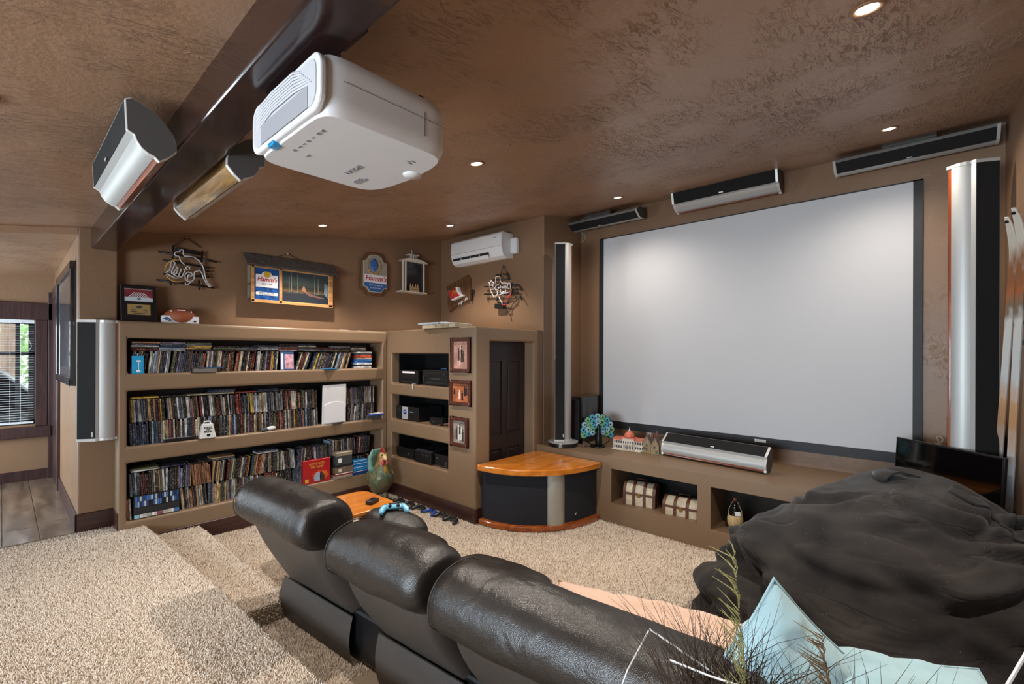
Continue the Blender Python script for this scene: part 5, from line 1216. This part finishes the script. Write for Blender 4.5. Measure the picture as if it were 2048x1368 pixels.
# ------------------------------------------------------------------ components in the niches
m_comp = mat('component_black', '121214', .4); m_knob = mat('component_grey', '55565a', .4, .4)
def comp(name, label, y, z, w_, d_, h_, x=XA+.06, cat='hi-fi component'):
    t = thing(name, label, cat, (x, y, z)); B().box((d_/2, 0, h_/2+.008), (d_, w_, h_), bev=.005).done('case', m_comp, t)
    for sx_ in (.04, d_-.04):
        for sy in (-1, 1): B().cyl((sx_, sy*(w_/2-.04), 0), (sx_, sy*(w_/2-.04), .01), .015, n=10).done('foot', m_black, t)
    return t
t = comp('cassette_deck', 'black player with a pale strip along its top, left in the top niche', 4.54, AP[0][0], .38, .30, .15)
B().span((-.004, -.13, .125), (.001, .11, .145)).done('light_strip', m_paper, t); B().span((-.003, -.13, .05), (.001, .10, .105)).done('window', m_satin, t); B().span((-.004, -.11, .022), (.001, .12, .028)).done('trim_line', m_knob, t)
t = comp('receiver', 'wide black receiver with small knobs, right in the top niche', 4.05, AP[0][0], .44, .34, .165)
for y, z in ((.18, .10), (.18, .08), (.18, .06), (-.17, .125)): B().cyl((0, y, z), (-.010, y, z), .008, n=10).done('knob', m_knob, t)
B().span((-.004, -.10, .075), (.001, .06, .082)).done('display', m_knob, t); B().span((-.003, -.14, .03), (.001, .14, .035)).done('trim_line', m_knob, t); B().span((-.002, -.20, .125), (.001, .20, .15)).done('display_panel', m_satin, t)
o = B().tube([(XA+.06, 3.93, 1.268), (XA+.05, 3.90, 1.278), (XA+.08, 3.87, 1.270)], .006, 6).done('blue_cable', mat('cable_blue', '2f5f93', .5)); tag(o, 'short blue cable lying on the black receiver', 'cable')
t = comp('power_amplifier', 'black power amplifier with a silver centre plate and blue round badge', 4.56, AP[1][0], .44, .34, .155)
B().span((-.005, -.02, .012), (.001, .09, .158)).done('silver_plate', m_silver2, t); B().cyl((-.004, .035, .10), (-.009, .035, .10), .030, n=22).done('blue_badge', mat('badge_blue', '1d3f9a', .2, coat=.5), t)
lettering('AMP', .020, m_paper, t, (-.0098, .035, .10), rot=(PI/2, 0, -PI/2))
for i in range(4): B().box((-.002, -.06-.018*i, .105), (.004, .010, .010)).done('button', m_silver2, t)
for i in range(6): B().box((-.002, .14+.022*(i % 3), .10+.022*(i//3)), (.004, .008, .008)).done('button', m_knob, t)
t = comp('small_decoder', 'small dark rounded box on the middle niche shelf, right of the power amplifier', 4.03, AP[1][0], .22, .20, .07)
B().span((-.003, .02, .03), (.001, .06, .036)).done('badge', m_knob, t)
o = B()
for i in range(6): o.tube([(XA+.08+.01*i, 3.80+.02*i, .662), (XA+.12, 3.86, .67+.004*i), (XA+.10-.01*i, 3.92+.01*i, .664)], .005, 5)
tag(o.done('cable_tangle', mat('cable_brown', '6b4a3a', .6)), 'small tangle of cables at the near end of the middle niche', 'cable')
t = comp('disc_player', 'low black player at the far end of the bottom niche', 4.60, AP[2][0], .34, .30, .11)
B().cyl((0, -.08, .06), (-.008, -.08, .06), .012, n=12).done('knob', m_knob, t)
t = comp('game_console', 'black game console with a sloping lid, middle of the bottom niche', 4.22, AP[2][0], .30, .34, .12, x=XA+.03)
B().prism([(0, .128), (.30, .150), (.30, .165), (.04, .148)], -.14, .14, ceiling_M).done('lid', mat('console_lid', '26272b', .35), t)
for i in range(4): B().cyl((-.001, -.09+.03*i, .10), (-.006, -.09+.03*i, .10), .007, n=10).done('port', m_knob, t)
t = comp('stereo_amplifier', 'black amplifier with round knobs at the near end of the bottom niche', 3.905, AP[2][0], .28, .30, .125)
for y, z in ((.09, .09), (-.06, .06), (-.06, .035)): B().cyl((0, y, z), (-.010, y, z), .010, n=12).done('knob', m_knob, t)
B().span((-.002, -.13, .012), (.001, .13, .016)).done('trim_line', m_knob, t)
o = B().tube([(XA+.03, 4.36, 1.09), (XA-.012, 4.355, 1.09), (XA-.014, 4.35, 1.04), (XA-.002, 4.35, 1.02)], .005, 5).done('white_cable', m_paper); tag(o, 'short white cable hanging over the lip of the top niche', 'cable')
# ------------------------------------------------------------------ disc cases
def spine_mat(name, per_object):
    m = bpy.data.materials.new(name); m.use_nodes = True; N, L, p = nodes_of(m); p.inputs['Roughness'].default_value = .35
    if per_object:
        oi = N.new('ShaderNodeObjectInfo'); col = oi.outputs['Color']; rndv = oi.outputs['Random']
    else:
        vc = N.new('ShaderNodeVertexColor'); vc.layer_name = 'col'; col = vc.outputs['Color']; rndv = vc.outputs['Alpha']
    uv = N.new('ShaderNodeUVMap'); uv.uv_map = 'UVMap'
    sep = N.new('ShaderNodeSeparateXYZ'); L.new(uv.outputs[0], sep.inputs[0])
    rm = N.new('ShaderNodeMath'); rm.operation = 'MULTIPLY'; rm.inputs[1].default_value = 97; L.new(rndv, rm.inputs[0])
    def nz(sx_, sy, det):
        cb = N.new('ShaderNodeCombineXYZ'); a = N.new('ShaderNodeMath'); a.operation = 'MULTIPLY_ADD'; a.inputs[1].default_value = sx_; L.new(sep.outputs[0], a.inputs[0]); L.new(rm.outputs[0], a.inputs[2])
        b = N.new('ShaderNodeMath'); b.operation = 'MULTIPLY'; b.inputs[1].default_value = sy; L.new(sep.outputs[1], b.inputs[0])
        L.new(a.outputs[0], cb.inputs[0]); L.new(b.outputs[0], cb.inputs[1]); L.new(rm.outputs[0], cb.inputs[2])
        n = N.new('ShaderNodeTexNoise'); n.inputs['Scale'].default_value = 1; n.inputs['Detail'].default_value = det; L.new(cb.outputs[0], n.inputs['Vector']); return n
    # lettering-like marks up the spine, and broader printed bands
    n1 = nz(2.2, 34, 1); g = N.new('ShaderNodeMath'); g.operation = 'GREATER_THAN'; g.inputs[1].default_value = .65; L.new(n1.outputs[0], g.inputs[0])
    n2 = nz(.5, 3.2, 2); r2 = N.new('ShaderNodeMapRange'); r2.inputs['From Min'].default_value = .35; r2.inputs['From Max'].default_value = .65; r2.inputs['To Min'].default_value = .45; r2.inputs['To Max'].default_value = 1.35; L.new(n2.outputs[0], r2.inputs[0])
    sc = N.new('ShaderNodeVectorMath'); sc.operation = 'SCALE'; L.new(col, sc.inputs[0]); L.new(r2.outputs[0], sc.inputs['Scale'])
    lum = N.new('ShaderNodeRGBToBW'); L.new(col, lum.inputs[0]); inv = N.new('ShaderNodeMath'); inv.operation = 'GREATER_THAN'; inv.inputs[1].default_value = .13; L.new(lum.outputs[0], inv.inputs[0])
    mk = N.new('ShaderNodeMixRGB'); L.new(inv.outputs[0], mk.inputs[0]); mk.inputs[1].default_value = (*lin('bdb6a8'), 1); mk.inputs[2].default_value = (*lin('3a332f'), 1)
    mx = N.new('ShaderNodeMixRGB'); L.new(g.outputs[0], mx.inputs[0]); L.new(sc.outputs[0], mx.inputs[1]); L.new(mk.outputs[0], mx.inputs[2]); L.new(mx.outputs[0], p.inputs['Base Color'])
    return m
m_case = spine_mat('disc_case', True); m_case_s = spine_mat('disc_case_far', False)
UNIT = [(-.5, 0, 0), (.5, 0, 0), (.5, 1, 0), (-.5, 1, 0), (-.5, 0, 1), (.5, 0, 1), (.5, 1, 1), (-.5, 1, 1)]
UF = [[0, 1, 5, 4], [1, 2, 6, 5], [3, 0, 4, 7], [4, 5, 6, 7], [1, 0, 3, 2], [2, 3, 7, 6]]
def unit_mesh():
    # the front edges are eased so that neighbouring spines part visibly
    e = .12
    V = [(-.5, .04, 0), (-.5+e, 0, 0), (.5-e, 0, 0), (.5, .04, 0), (.5, 1, 0), (-.5, 1, 0)]
    V = V + [(x, y, 1) for x, y, z in V]
    F = [[0, 1, 7, 6], [1, 2, 8, 7], [2, 3, 9, 8], [3, 4, 10, 9], [4, 5, 11, 10], [5, 0, 6, 11], [6, 7, 8, 9, 10, 11], [5, 4, 3, 2, 1, 0]]
    me = bpy.data.meshes.new('disc_case'); me.from_pydata(V, [], F); uv = me.uv_layers.new(name='UVMap')
    for l in me.loops: x, y, z = V[l.vertex_index]; uv.data[l.index].uv = (x+.5, z)
    me.materials.append(m_case); return me, V, F
CASE, CV, CF = unit_mesh()
PAL = [('black', '17161a', 15), ('charcoal', '2c2a2e', 13), ('dark brown', '352620', 9), ('slate blue', '3a4658', 7), ('navy', '1d2740', 6), ('cream', 'b3a78e', 9), ('white', 'bdbab6', 9), ('grey', '7d7a7b', 8), ('red', '7d2b25', 4), ('dark red', '571a1b', 6), ('rust', '855a40', 3), ('tan', 'a3845f', 6), ('yellow', 'b3933f', 2), ('light blue', '7f95aa', 4), ('olive green', '4d5238', 4), ('mauve', '6c5a70', 3)]
PW = [q[2] for q in PAL]
ITEMS = []     # (matrix, name of colour, hex, row text, size key)
def row(x0, x1, z, rowtext, h=.190, dep=.135, y=YF+.052, skip=(), lean0=0.0, t0=.0145, runs=(7, 16), tone=None):
    x = x0
    while x < x1-.02:
        n = rnd.randint(*runs); lean = lean0+rnd.choice((0, 0, .02, -.05, .10, -.09, .14))*(1 if lean0 == 0 else .35)
        rc = rnd.choices(PAL, PW)[0] if rnd.random() < .06 else None
        off = max(0, -math.sin(lean))*h
        x += off*.6
        for _ in range(n):
            t = t0*rnd.choice((.75, 1, 1, 1, 1, 1.05, 1.5)); w_ = t/math.cos(lean)
            if x+w_+max(0, math.sin(lean))*h > x1: x = x1; break
            if any(a < x < b_ for a, b_ in skip): x += w_; continue
            hh = h*rnd.choice((1, 1, 1, 1, .985, .90 if h > .18 else 1)); c = rc if rc and rnd.random() < .85 else rnd.choices(PAL, PW)[0]
            Mx = Matrix.Translation((x+w_/2+(0 if lean >= 0 else 0), y+rnd.uniform(-.006, .008), z)) @ Matrix.Rotation(lean, 4, 'Y') @ Matrix.Diagonal((t*.95, dep, hh, 1))
            ITEMS.append((Mx, c, rowtext, 'stand', 0)); x += w_+.0004
        x += max(0, math.sin(lean))*h*.6+.002
def stacks(x0, x1, z, rowtext, mx=3, y=YF+.055, fill=.9):
    x = x0
    while x < x1-.19:
        if rnd.random() < fill:
            k = rnd.randint(mx-2 if mx > 3 else 1, mx); zz = z
            for i in range(k):
                c = rnd.choices(PAL, PW)[0]; t = .0145
                Mx = Matrix.Translation((x+rnd.uniform(-.006, .006), y+rnd.uniform(-.012, .012), zz+t/2)) @ Matrix.Rotation(PI/2, 4, 'Y') @ Matrix.Diagonal((t*.95, .135, .190, 1))
                ITEMS.append((Mx, c, rowtext, 'flat', (int(round((x-x0)/.196))+1, i+1))); zz += t+.0006
        x += .196
Z1, Z2, Z3 = OP[0][0], OP[1][0], OP[2][0]
row(.71, 1.90, Z1, 'on the top shelf', lean0=.10); row(2.05, 2.70, Z1, 'on the top shelf', lean0=.28)
stacks(.72, 2.90, Z1+.1925, 'lying on the standing top shelf cases', 5, fill=1)
row(.71, 2.31, Z2, 'in the lower row of the middle shelf', lean0=-.03); row(2.63, 2.98, Z2, 'in the lower row of the middle shelf', lean0=.05)
row(.71, 2.31, Z2+.1935, 'in the upper row of the middle shelf', lean0=-.06); row(2.63, 2.98, Z2+.1935, 'in the upper row of the middle shelf')
stacks(.72, 2.20, Z2+.389, 'lying on the middle shelf rows', 3); stacks(2.62, 2.99, Z2+.389, 'lying on the middle shelf rows', 2)
row(.695, .73, Z3, 'in the lower row of the bottom shelf', h=.17); row(1.065, 2.13, Z3, 'in the lower row of the bottom shelf', lean0=-.05); row(2.43, 2.98, Z3, 'in the lower row of the bottom shelf', y=YF+.12)
row(.71, 2.42, Z3+.1935, 'in the upper row of the bottom shelf'); row(2.45, 2.98, Z3+.22, 'in the upper row of the bottom shelf', y=YF+.10)
stacks(.72, 1.9, Z3+.388, 'lying on the bottom shelf rows', 3, fill=.75)
def depth(Mx): return (Mx.translation-CAM).dot(_fw)
def nth(n): return '%d%s' % (n, 'th' if 10 <= n % 100 <= 20 else {1: 'st', 2: 'nd', 3: 'rd'}.get(n % 10, 'th'))
_cnt = {}
for i, q in enumerate(ITEMS):
    if q[3] == 'stand': _cnt[q[2]] = _cnt.get(q[2], 0)+1; ITEMS[i] = q[:4]+(_cnt[q[2]],)
ITEMS.sort(key=lambda q: depth(q[0]) + (0 if q[3] == 'stand' else .15))
NB = {}
for i, (Mx, c, rt, kd, num) in enumerate(ITEMS[:292]):
    o = bpy.data.objects.new('disc_case', CASE); COL.objects.link(o); o.matrix_world = Mx
    o.color = (*lin(c[1]), 1)
    if kd == 'stand': lb = '%s-spined disc case, %s from the left %s' % (c[0], nth(num), rt)
    else: lb = '%s-spined disc case %s, %s stack, %s up' % (c[0], rt, nth(num[0]), nth(num[1]))
    tag(o, lb, 'disc case', 'slim disc cases packed in the bookcase')
rest = ITEMS[292:]
V = []; F = []; CC = []; UVs = []
for k, (Mx, c, rt, kd, num) in enumerate(rest):
    b0 = len(V); V += [tuple(Mx @ Vector(v)) for v in CV]; r_ = rnd.random()
    for f in CF:
        F.append([b0+i for i in f])
        for i in f: UVs.append((CV[i][0]+.5, CV[i][2])); CC.append((*lin(c[1]), r_))
me = bpy.data.meshes.new('disc_cases'); me.from_pydata(V, [], F); uv = me.uv_layers.new(name='UVMap'); uv.data.foreach_set('uv', np.array(UVs, np.float32).ravel())
ca = me.color_attributes.new('col', 'FLOAT_COLOR', 'CORNER'); ca.data.foreach_set('color', np.array(CC, np.float32).ravel()); me.materials.append(m_case_s)
o = bpy.data.objects.new('disc_cases', me); COL.objects.link(o); tag(o, 'the remaining slim disc cases packed along the right half of the bookcase shelves', 'disc cases', kind='stuff')
print('DISC CASES', len(ITEMS))

# ------------------------------------------------------------------ single things on the bookcase shelves
YL = YF+.012
def card(name, label, cat, x, y, z, w_, d_, h_, m, rot=(0, 0, 0), part='box'):
    t = thing(name, label, cat, (x, y, z), rot=rot); B().box((0, 0, h_/2), (w_, d_, h_), bev=.0015, seg=1).done(part, m, t); return t
m_cyan = mat('cyan_card', '1f93c4', .45, var=.12, vscale=30)
t = card('blue_gift_card_box', 'bright cyan blue flat box standing at the left end of the top shelf', 'box', .762, YL+.02, Z1, .078, .022, .148, m_cyan)
b = B(); b.box((.005, -.0118, .105), (.030, .001, .012)).box((.005, -.0118, .065), (.003, .001, .07)).box((.003, -.0118, .022), (.026, .001, .018)); b.done('printed_mark', m_paper, t)
t = card('disc_tin', 'flat blue and silver disc tin lying on cases at the front of the top shelf', 'box', 1.29, YL+.045, Z1+.032, .19, .12, .012, mat('tin_blue', '3d5c86', .2, .5)); 
t = card('disc_tin', 'flat grey disc box lying on the shelf edge under the blue tin', 'box', 1.24, YL+.045, Z1, .18, .12, .031, mat('tin_grey', '6d6762', .5))
t = card('upright_disc_cover', 'pink and blue disc cover facing out in the middle of the top shelf', 'disc case', 1.975, YL+.035, Z1+.003, .135, .015, .186, mat('cover_blue', '3f5f96', .3), rot=(-.06, 0, 0), part='case')
B().box((.018, -.0082, .085), (.088, .001, .150)).done('cover_art', mat('cover_art', 'c99aa6', .4, var=.6, vscale=25), t); B().box((-.05, -.0082, .09), (.022, .001, .170)).done('side_band', m_paper, t); B().box((0, -.0082, .177), (.13, .001, .014)).done('title_band', mat('title_blue', '5c86b4', .4), t)
o = B().prism([(2.36, YF-.035), (2.52, YF+.01), (2.46, YF+.06), (2.32, YF+.05)], Z1+.002, Z1+.006).done('blue_leaflet', mat('leaflet_blue', '2d86c0', .5)); tag(o, 'blue paper leaflet sticking out over the edge of the top shelf', 'leaflet')
for i, (c, nm) in enumerate((('b9b6b4', 'white'), ('2b2b30', 'black'), ('d0d4da', 'pale grey'), ('2a63ad', 'blue'), ('3f86c8', 'light blue'), ('c3866f', 'salmon'), ('b5482f', 'orange red'), ('41414a', 'dark grey'), ('a9a9a4', 'silver'))):
    o = bpy.data.objects.new('stacked_disc_case', CASE); COL.objects.link(o); o.color = (*lin(c), 1)
    o.matrix_world = Matrix.Translation((2.745+.004*(i % 3), YL+.03+.004*(i % 2), Z1+.0215*i+.010)) @ Matrix.Rotation(PI/2, 4, 'Y') @ Matrix.Diagonal((.0205, .135, .190, 1))
    tag(o, '%s disc case in the crooked stack at the right end of the top shelf' % nm, 'disc case', 'disc case stack at the right end of the top shelf')
kb = thing('small_keyboard', 'small black remote keyboard lying at the front of the middle shelf', 'keyboard', (1.05, YL+.055, Z2))
B().box((0, 0, .014), (.23, .11, .026), bev=.006).done('case', m_black, kb)
b = B()
for i in range(14):
    for j in range(3): b.box((-.095+.0145*i, -.022+.022*j, .0285), (.011, .016, .004))
stuff(b.done('keys', mat('keys_grey', '8c8c8e', .5), kb))
cb = thing('cowbell', 'white cowbell with black lettering on the middle shelf', 'bell', (1.262, YL+.015, Z2), rz=0)
B()._add if False else None
b = B(); b._add([(-.066, -.035, 0), (.066, -.035, 0), (.066, .035, 0), (-.066, .035, 0), (-.042, -.022, .132), (.042, -.022, .132), (.042, .022, .132), (-.042, .022, .132)], [[0, 1, 5, 4], [1, 2, 6, 5], [2, 3, 7, 6], [3, 0, 4, 7], [4, 5, 6, 7], [3, 2, 1, 0]])
b.done('body', mat('bell_white', 'd6d6d3', .35), cb, bevel=.008, seg=2)
B().tube([(-.026, 0, .128), (-.024, 0, .150), (.024, 0, .150), (.026, 0, .128)], .006, 6).box((0, 0, .152), (.02, .012, .012)).done('handle', m_paper, cb)
tb = math.atan2(.013, .132)
for s, z, sz in (('RING', .094, .026), ('FOR', .077, .012), ('BEER', .060, .026)): lettering(s, sz, m_black, cb, (0, -.0358+.0985*z, z), rot=(PI/2-tb, 0, 0), bold=.0006, sx=1.1)
B().lathe([(0, .001), (.012, .001), (.012, -.001), (0, -.001)], 14, Matrix.Translation((0, -.0325, .028)) @ Matrix.Rotation(PI/2-tb, 4, 'X')).done('mug_emblem', m_black, cb); B().box((.0125, -.0326, .028), (.007, .002, .014)).done('mug_handle', m_black, cb)
gd = thing('white_headset_pod', 'white rounded game remote with grey end on the middle shelf edge', 'game controller', (1.79, YL+.02, Z2), rz=math.radians(14))
B().ball((.03, 0, .023), (.052, .026, .021), 16, 10).done('shell', m_white, gd, smooth=True); B().ball((-.035, .005, .018), (.045, .022, .016), 14, 8).done('grip', m_knob, gd, smooth=True)
wc = thing('white_console', 'tall white game console with curved side plates on the middle shelf', 'game console', (2.468, YL+.02, Z2))
b = B(); b.prism([(-.138, .0), (.138, .0), (.140, .43), (-.130, .425)], -.014, .0, ceiling_M); b.done('side_plate', m_white, wc, bevel=.004)
B().prism([(-.11, .012), (.128, .012), (.13, .185)]+[(.13*math.cos(a)+.01, .185+.055*math.sin(a)) for a in np.linspace(.1, PI-.2, 12)]+[(-.112, .19)], -.022, -.014, ceiling_M).done('curved_plate', mat('console_white', 'e2e2e6', .3), wc, bevel=.003)
B().box((0, .05, .21), (.23, .10, .40), bev=.006).done('core', m_black, wc); B().box((.03, -.03, .006), (.12, .03, .012), rot=(0, 0, .2)).done('stand', m_grey, wc)
t = card('blue_disc_box', 'blue and white disc case overhanging the right end of the middle shelf', 'disc case', 2.985, YL+.03, Z2+.045, .17, .12, .018, mat('box_royal', '1f54b8', .35), part='case')
B().box((0, 0, .0195), (.165, .115, .003)).done('lid', m_paper, t); t = card('disc_tin', 'grey disc stack under the blue and white case at the middle shelf end', 'box', 2.96, YL+.06, Z2, .17, .12, .044, m_grey)
bs = thing('boxed_disc_set', 'wide black boxed disc set with two bands of small blue spines on the bottom shelf', 'boxed set', (.895, YL+.04, Z3))
B().box((0, .045, .098), (.315, .15, .196), bev=.003).done('box', m_black, bs)
r5 = random.Random(11)
for rr_, (z0, h_) in enumerate(((.148, .040), (.100, .044))):
    for i in range(20):
        c = r5.choice(('2d4f8c', '1c2b4a', '8d9cb0', '3a6aa8', 'a9b4bd', '16181d', '24406e'))
        B().box((-.142+.015*i, -.0315, z0+h_/2), (.0125, .004, h_)).done('set_spine', mat('set_'+c, c, .35), bs)
B().box((0, -.0315, .068), (.31, .003, .050)).done('plain_band', mat('set_band', '1b1a1c', .7), bs)
for i, c in enumerate(('7fa6b8', 'b9b9b4', '9b9b98', 'c3bfbb', '7c4a52', 'a59f97', 'c2c0b8', '3f6f9a')): B().box((-.137+.039*i, -.0315, .022), (.036, .003, .030)).done('portrait_tile', mat('tile_'+c, c, .5, var=.5, vscale=60), bs)
rb_ = thing('red_gift_set', 'large red boxed film set with gold title on the bottom shelf', 'boxed set', (2.275, YL-.002, Z3))
B().box((0, .045, .125), (.295, .085, .25), bev=.002, seg=1).done('box', mat('gift_red', 'a3161c', .3, var=.15, vscale=9), rb_)
m_gold = mat('gold_print', 'c79a3a', .4)
lettering('GONE WITH', .036, m_gold, rb_, (.0, .0012, .205), sx=.85); lettering('THE WIND', .034, m_gold, rb_, (.0, .0012, .170), sx=.85)
B().prism([(.10*math.cos(a)*(1 if i % 2 else .72)+.04, .075+.062*math.sin(a)*(1 if i % 2 else .72)) for i, a in enumerate(np.linspace(0, 2*PI, 25)[:-1])], -.0005, .0015, ceiling_M).done('printed_glow', mat('glow_orange', 'c2562a', .4, var=.3, vscale=25), rb_)
B().prism([(-.03, .02), (.03, .02), (.045, .075), (.02, .115), (-.015, .105), (-.035, .06)], -.002, .001, ceiling_M).done('printed_shape', mat('pale_print', '8f9bb2', .5), rb_)
B().prism([(.03, .03), (.075, .02), (.085, .06), (.06, .10), (.045, .125), (.03, .10)], -.002, .0005, ceiling_M).done('printed_shape', mat('dark_print2', '43261d', .5), rb_)
B().box((-.11, .001, .035), (.035, .003, .04)).done('seal', m_gold, rb_)
zz = Z3
for i, (w_, h_, c, lb) in enumerate(((.21, .030, '8c7f78', 'taupe box at the bottom of the tall box stack on the bottom shelf'), (.20, .022, '8d2f2c', 'red striped box second from the bottom of the tall box stack'), (.215, .068, '6b5a4c', 'brown box in the middle of the tall box stack'),
        (.20, .028, '1d1d20', 'thin black box above the brown one in the tall box stack'), (.19, .095, '3b3f42', 'dark glossy box near the top of the tall box stack'), (.185, .040, '8f8069', 'tan lidded box on top of the tall box stack'))):
    t = card('stacked_box', lb, 'box', 2.568+.004*(i % 3), YL+.035, zz, w_, .11, h_, mat('stack_'+c, c, .4, var=.2, vscale=30)); t['group'] = 'tall box stack on the bottom shelf'
    if i in (2, 4): B().box((-.05, -.0555, h_*.5), (.04, .002, h_*.5)).done('label', m_card if i == 2 else m_paper, t)
    if i in (1, 5): B().box((0, -.0555, h_*.9), (w_, .002, .006)).done('lid_edge', m_paper, t)
    zz += h_+.0008
for i, (z, h_, c, lb) in enumerate(((Z3, .045, '1c3f78', 'dark blue box at the bottom of the blue pile on the bottom shelf'), (Z3+.046, .045, '2f86c4', 'pale striped blue box in the blue pile on the bottom shelf'), (Z3+.092, .040, '1f74b8', 'bright blue box third in the blue pile on the bottom shelf'), (Z3+.133, .030, '2a80c0', 'thin bright blue box on top of the blue pile on the bottom shelf'))):
    t = card('blue_box', lb, 'box', 2.775, YL+.045, z, .19-.008*(i % 2), .11, h_, mat('pile_'+c, c, .35, var=.25, vscale=35), rot=(0, 0, .06*(i % 2))); t['group'] = 'blue pile on the bottom shelf'
    B().box((0, -.0558, h_*.8), (.17, .002, .005)).done('stripe', m_paper, t)
t = card('blue_white_box', 'small pale blue and white box behind the rooster on the bottom shelf', 'box', 2.945, YL+.03, Z3, .115, .09, .105, mat('box_pale', 'b9c6d2', .4))
B().box((0, -.0455, .075), (.10, .002, .05)).done('picture', mat('box_pic', '3f7fb4', .4, var=.4, vscale=30), t)

# ------------------------------------------------------------------ grass plant in a wire stand, lower right corner of the view
pl_ = thing('ornamental_grass', 'artificial ornamental grass with dark wispy blades, close to the camera at lower right', 'plant', (.72, .24, 0))
m_blade = mat('grass_blade', '3a3a22', .6, var=.5, vscale=20); m_blade2 = mat('grass_brown', '2b1d14', .7)
def blades(n, seed, x0, y0, spread, z0, h0, h1, r0, m, name, lean):
    r = random.Random(seed); b = B()
    for i in range(n):
        a = r.random()*6.283; q = spread*math.sqrt(r.random()); p = Vector((x0+q*math.cos(a), y0+q*math.sin(a)*1.0, z0)); h_ = r.uniform(h0, h1)
        d = Vector((lean[0]+r.gauss(0, .22), lean[1]+r.gauss(0, .30), 1)); c = Vector((r.gauss(0, .35), r.gauss(0, .35), -.25-.3*r.random()))
        pts = [p+d*h_*s+c*h_*s*s*.55 for s in (0, .25, .5, .75, 1)]; b.tube(pts, [r0, r0*.9, r0*.7, r0*.45, r0*.15], 3)
    return stuff(b.done(name, m, pl_))
pz0 = .78
blades(420, 1, .09, .02, .07, pz0, .12, .27, .0011, m_blade2, 'blades', (.05, .05)); blades(330, 2, .09, -.15, .10, pz0, .10, .24, .0012, m_blade, 'blades', (.05, -.10))
for i, (px_, py_) in enumerate(((.10, -.06), (.13, -.17))):
    r = random.Random(20+i); b = B()
    for k in range(70):
        s = k/70; ctr = Vector((px_-.03+.02*s-.05*s, py_+.03*(1-s)+.05*s, pz0+.02+.34*s-.10*i*s)); a = r.random()*6.28; L_ = .05*(1-s*.8)
        b.tube([ctr, ctr+Vector((math.cos(a)*.012, math.sin(a)*.012+.01, L_*.6)), ctr+Vector((math.cos(a)*.018, math.sin(a)*.018+.02, L_))], [.0014, .001, .0004], 3)
    stuff(b.done('seed_head', mat('seed_head_%d' % i, '6c6a3d' if i == 0 else '54432c', .7), pl_))
B().lathe([(.0, .62), (.10, .62), (.12, .78), (.113, .78), (.09, .64), (0, .64)], 24, Matrix.Translation((.10, -.06, 0))).done('pot', mat('pot_dark', '2a2622', .5), pl_, smooth=False)
B().lathe([(0, .755), (.112, .755)], 20, Matrix.Translation((.10, -.06, 0))).done('soil', mat('soil', '241a12', .95, bump=.6, bscale=80), pl_)
ws = thing('wire_stand', 'thin white metal wire stand holding the ornamental grass', 'plant stand', (.86, -.08, 0))
m_wwire = mat('wire_white', 'b9bcc0', .35, .3)
pz = [(1262, 1325, .86), (1298, 1258, .92), (1390, 1320, .86), (1440, 1352, .82)]
def nearpt(x, y, D):
    d = _fw*FPX+_R*(x-1024)-_U*(y-CYP); return CAM+d*(D/FPX)-Vector(ws.location)
T_ = [Vector((.0-.14, .38, .86)), Vector((.12, .32, .86))]
stand_pts = [nearpt(1255, 1340, .86), nearpt(1299, 1258, .93), nearpt(1430, 1348, .80)]
B().tube([nearpt(1235, 1395, .84), stand_pts[0], stand_pts[1]], .0017, 6).done('wire', m_wwire, ws)
B().tube([stand_pts[1], stand_pts[2], nearpt(1560, 1440, .74)], .0017, 6).done('wire', m_wwire, ws)
B().tube([nearpt(1340, 1320, .80), nearpt(1420, 1352, .76), nearpt(1520, 1385, .72)], .0017, 6).done('wire', m_wwire, ws)
B().tube([nearpt(2002, 1392, .74), nearpt(2062, 1290, .78)], .0030, 6).done('wire', m_wwire, ws)
for p_ in (nearpt(1235, 1395, .84), nearpt(1560, 1440, .74), nearpt(1520, 1385, .72), nearpt(2002, 1392, .74)):
    B().tube([p_, (p_.x*.9, p_.y*.9, .0)], .0017, 6).done('leg', m_wwire, ws)
g0 = Matrix.Translation((0, 0, 0))
B().tube([Vector((.10*math.cos(a)+.72+.10-.86, .10*math.sin(a)+.24-.06+.08, .615)) for a in np.linspace(0, 2*PI, 25)[:-1]], .003, 6, close=True).done('ring', m_wwire, ws)
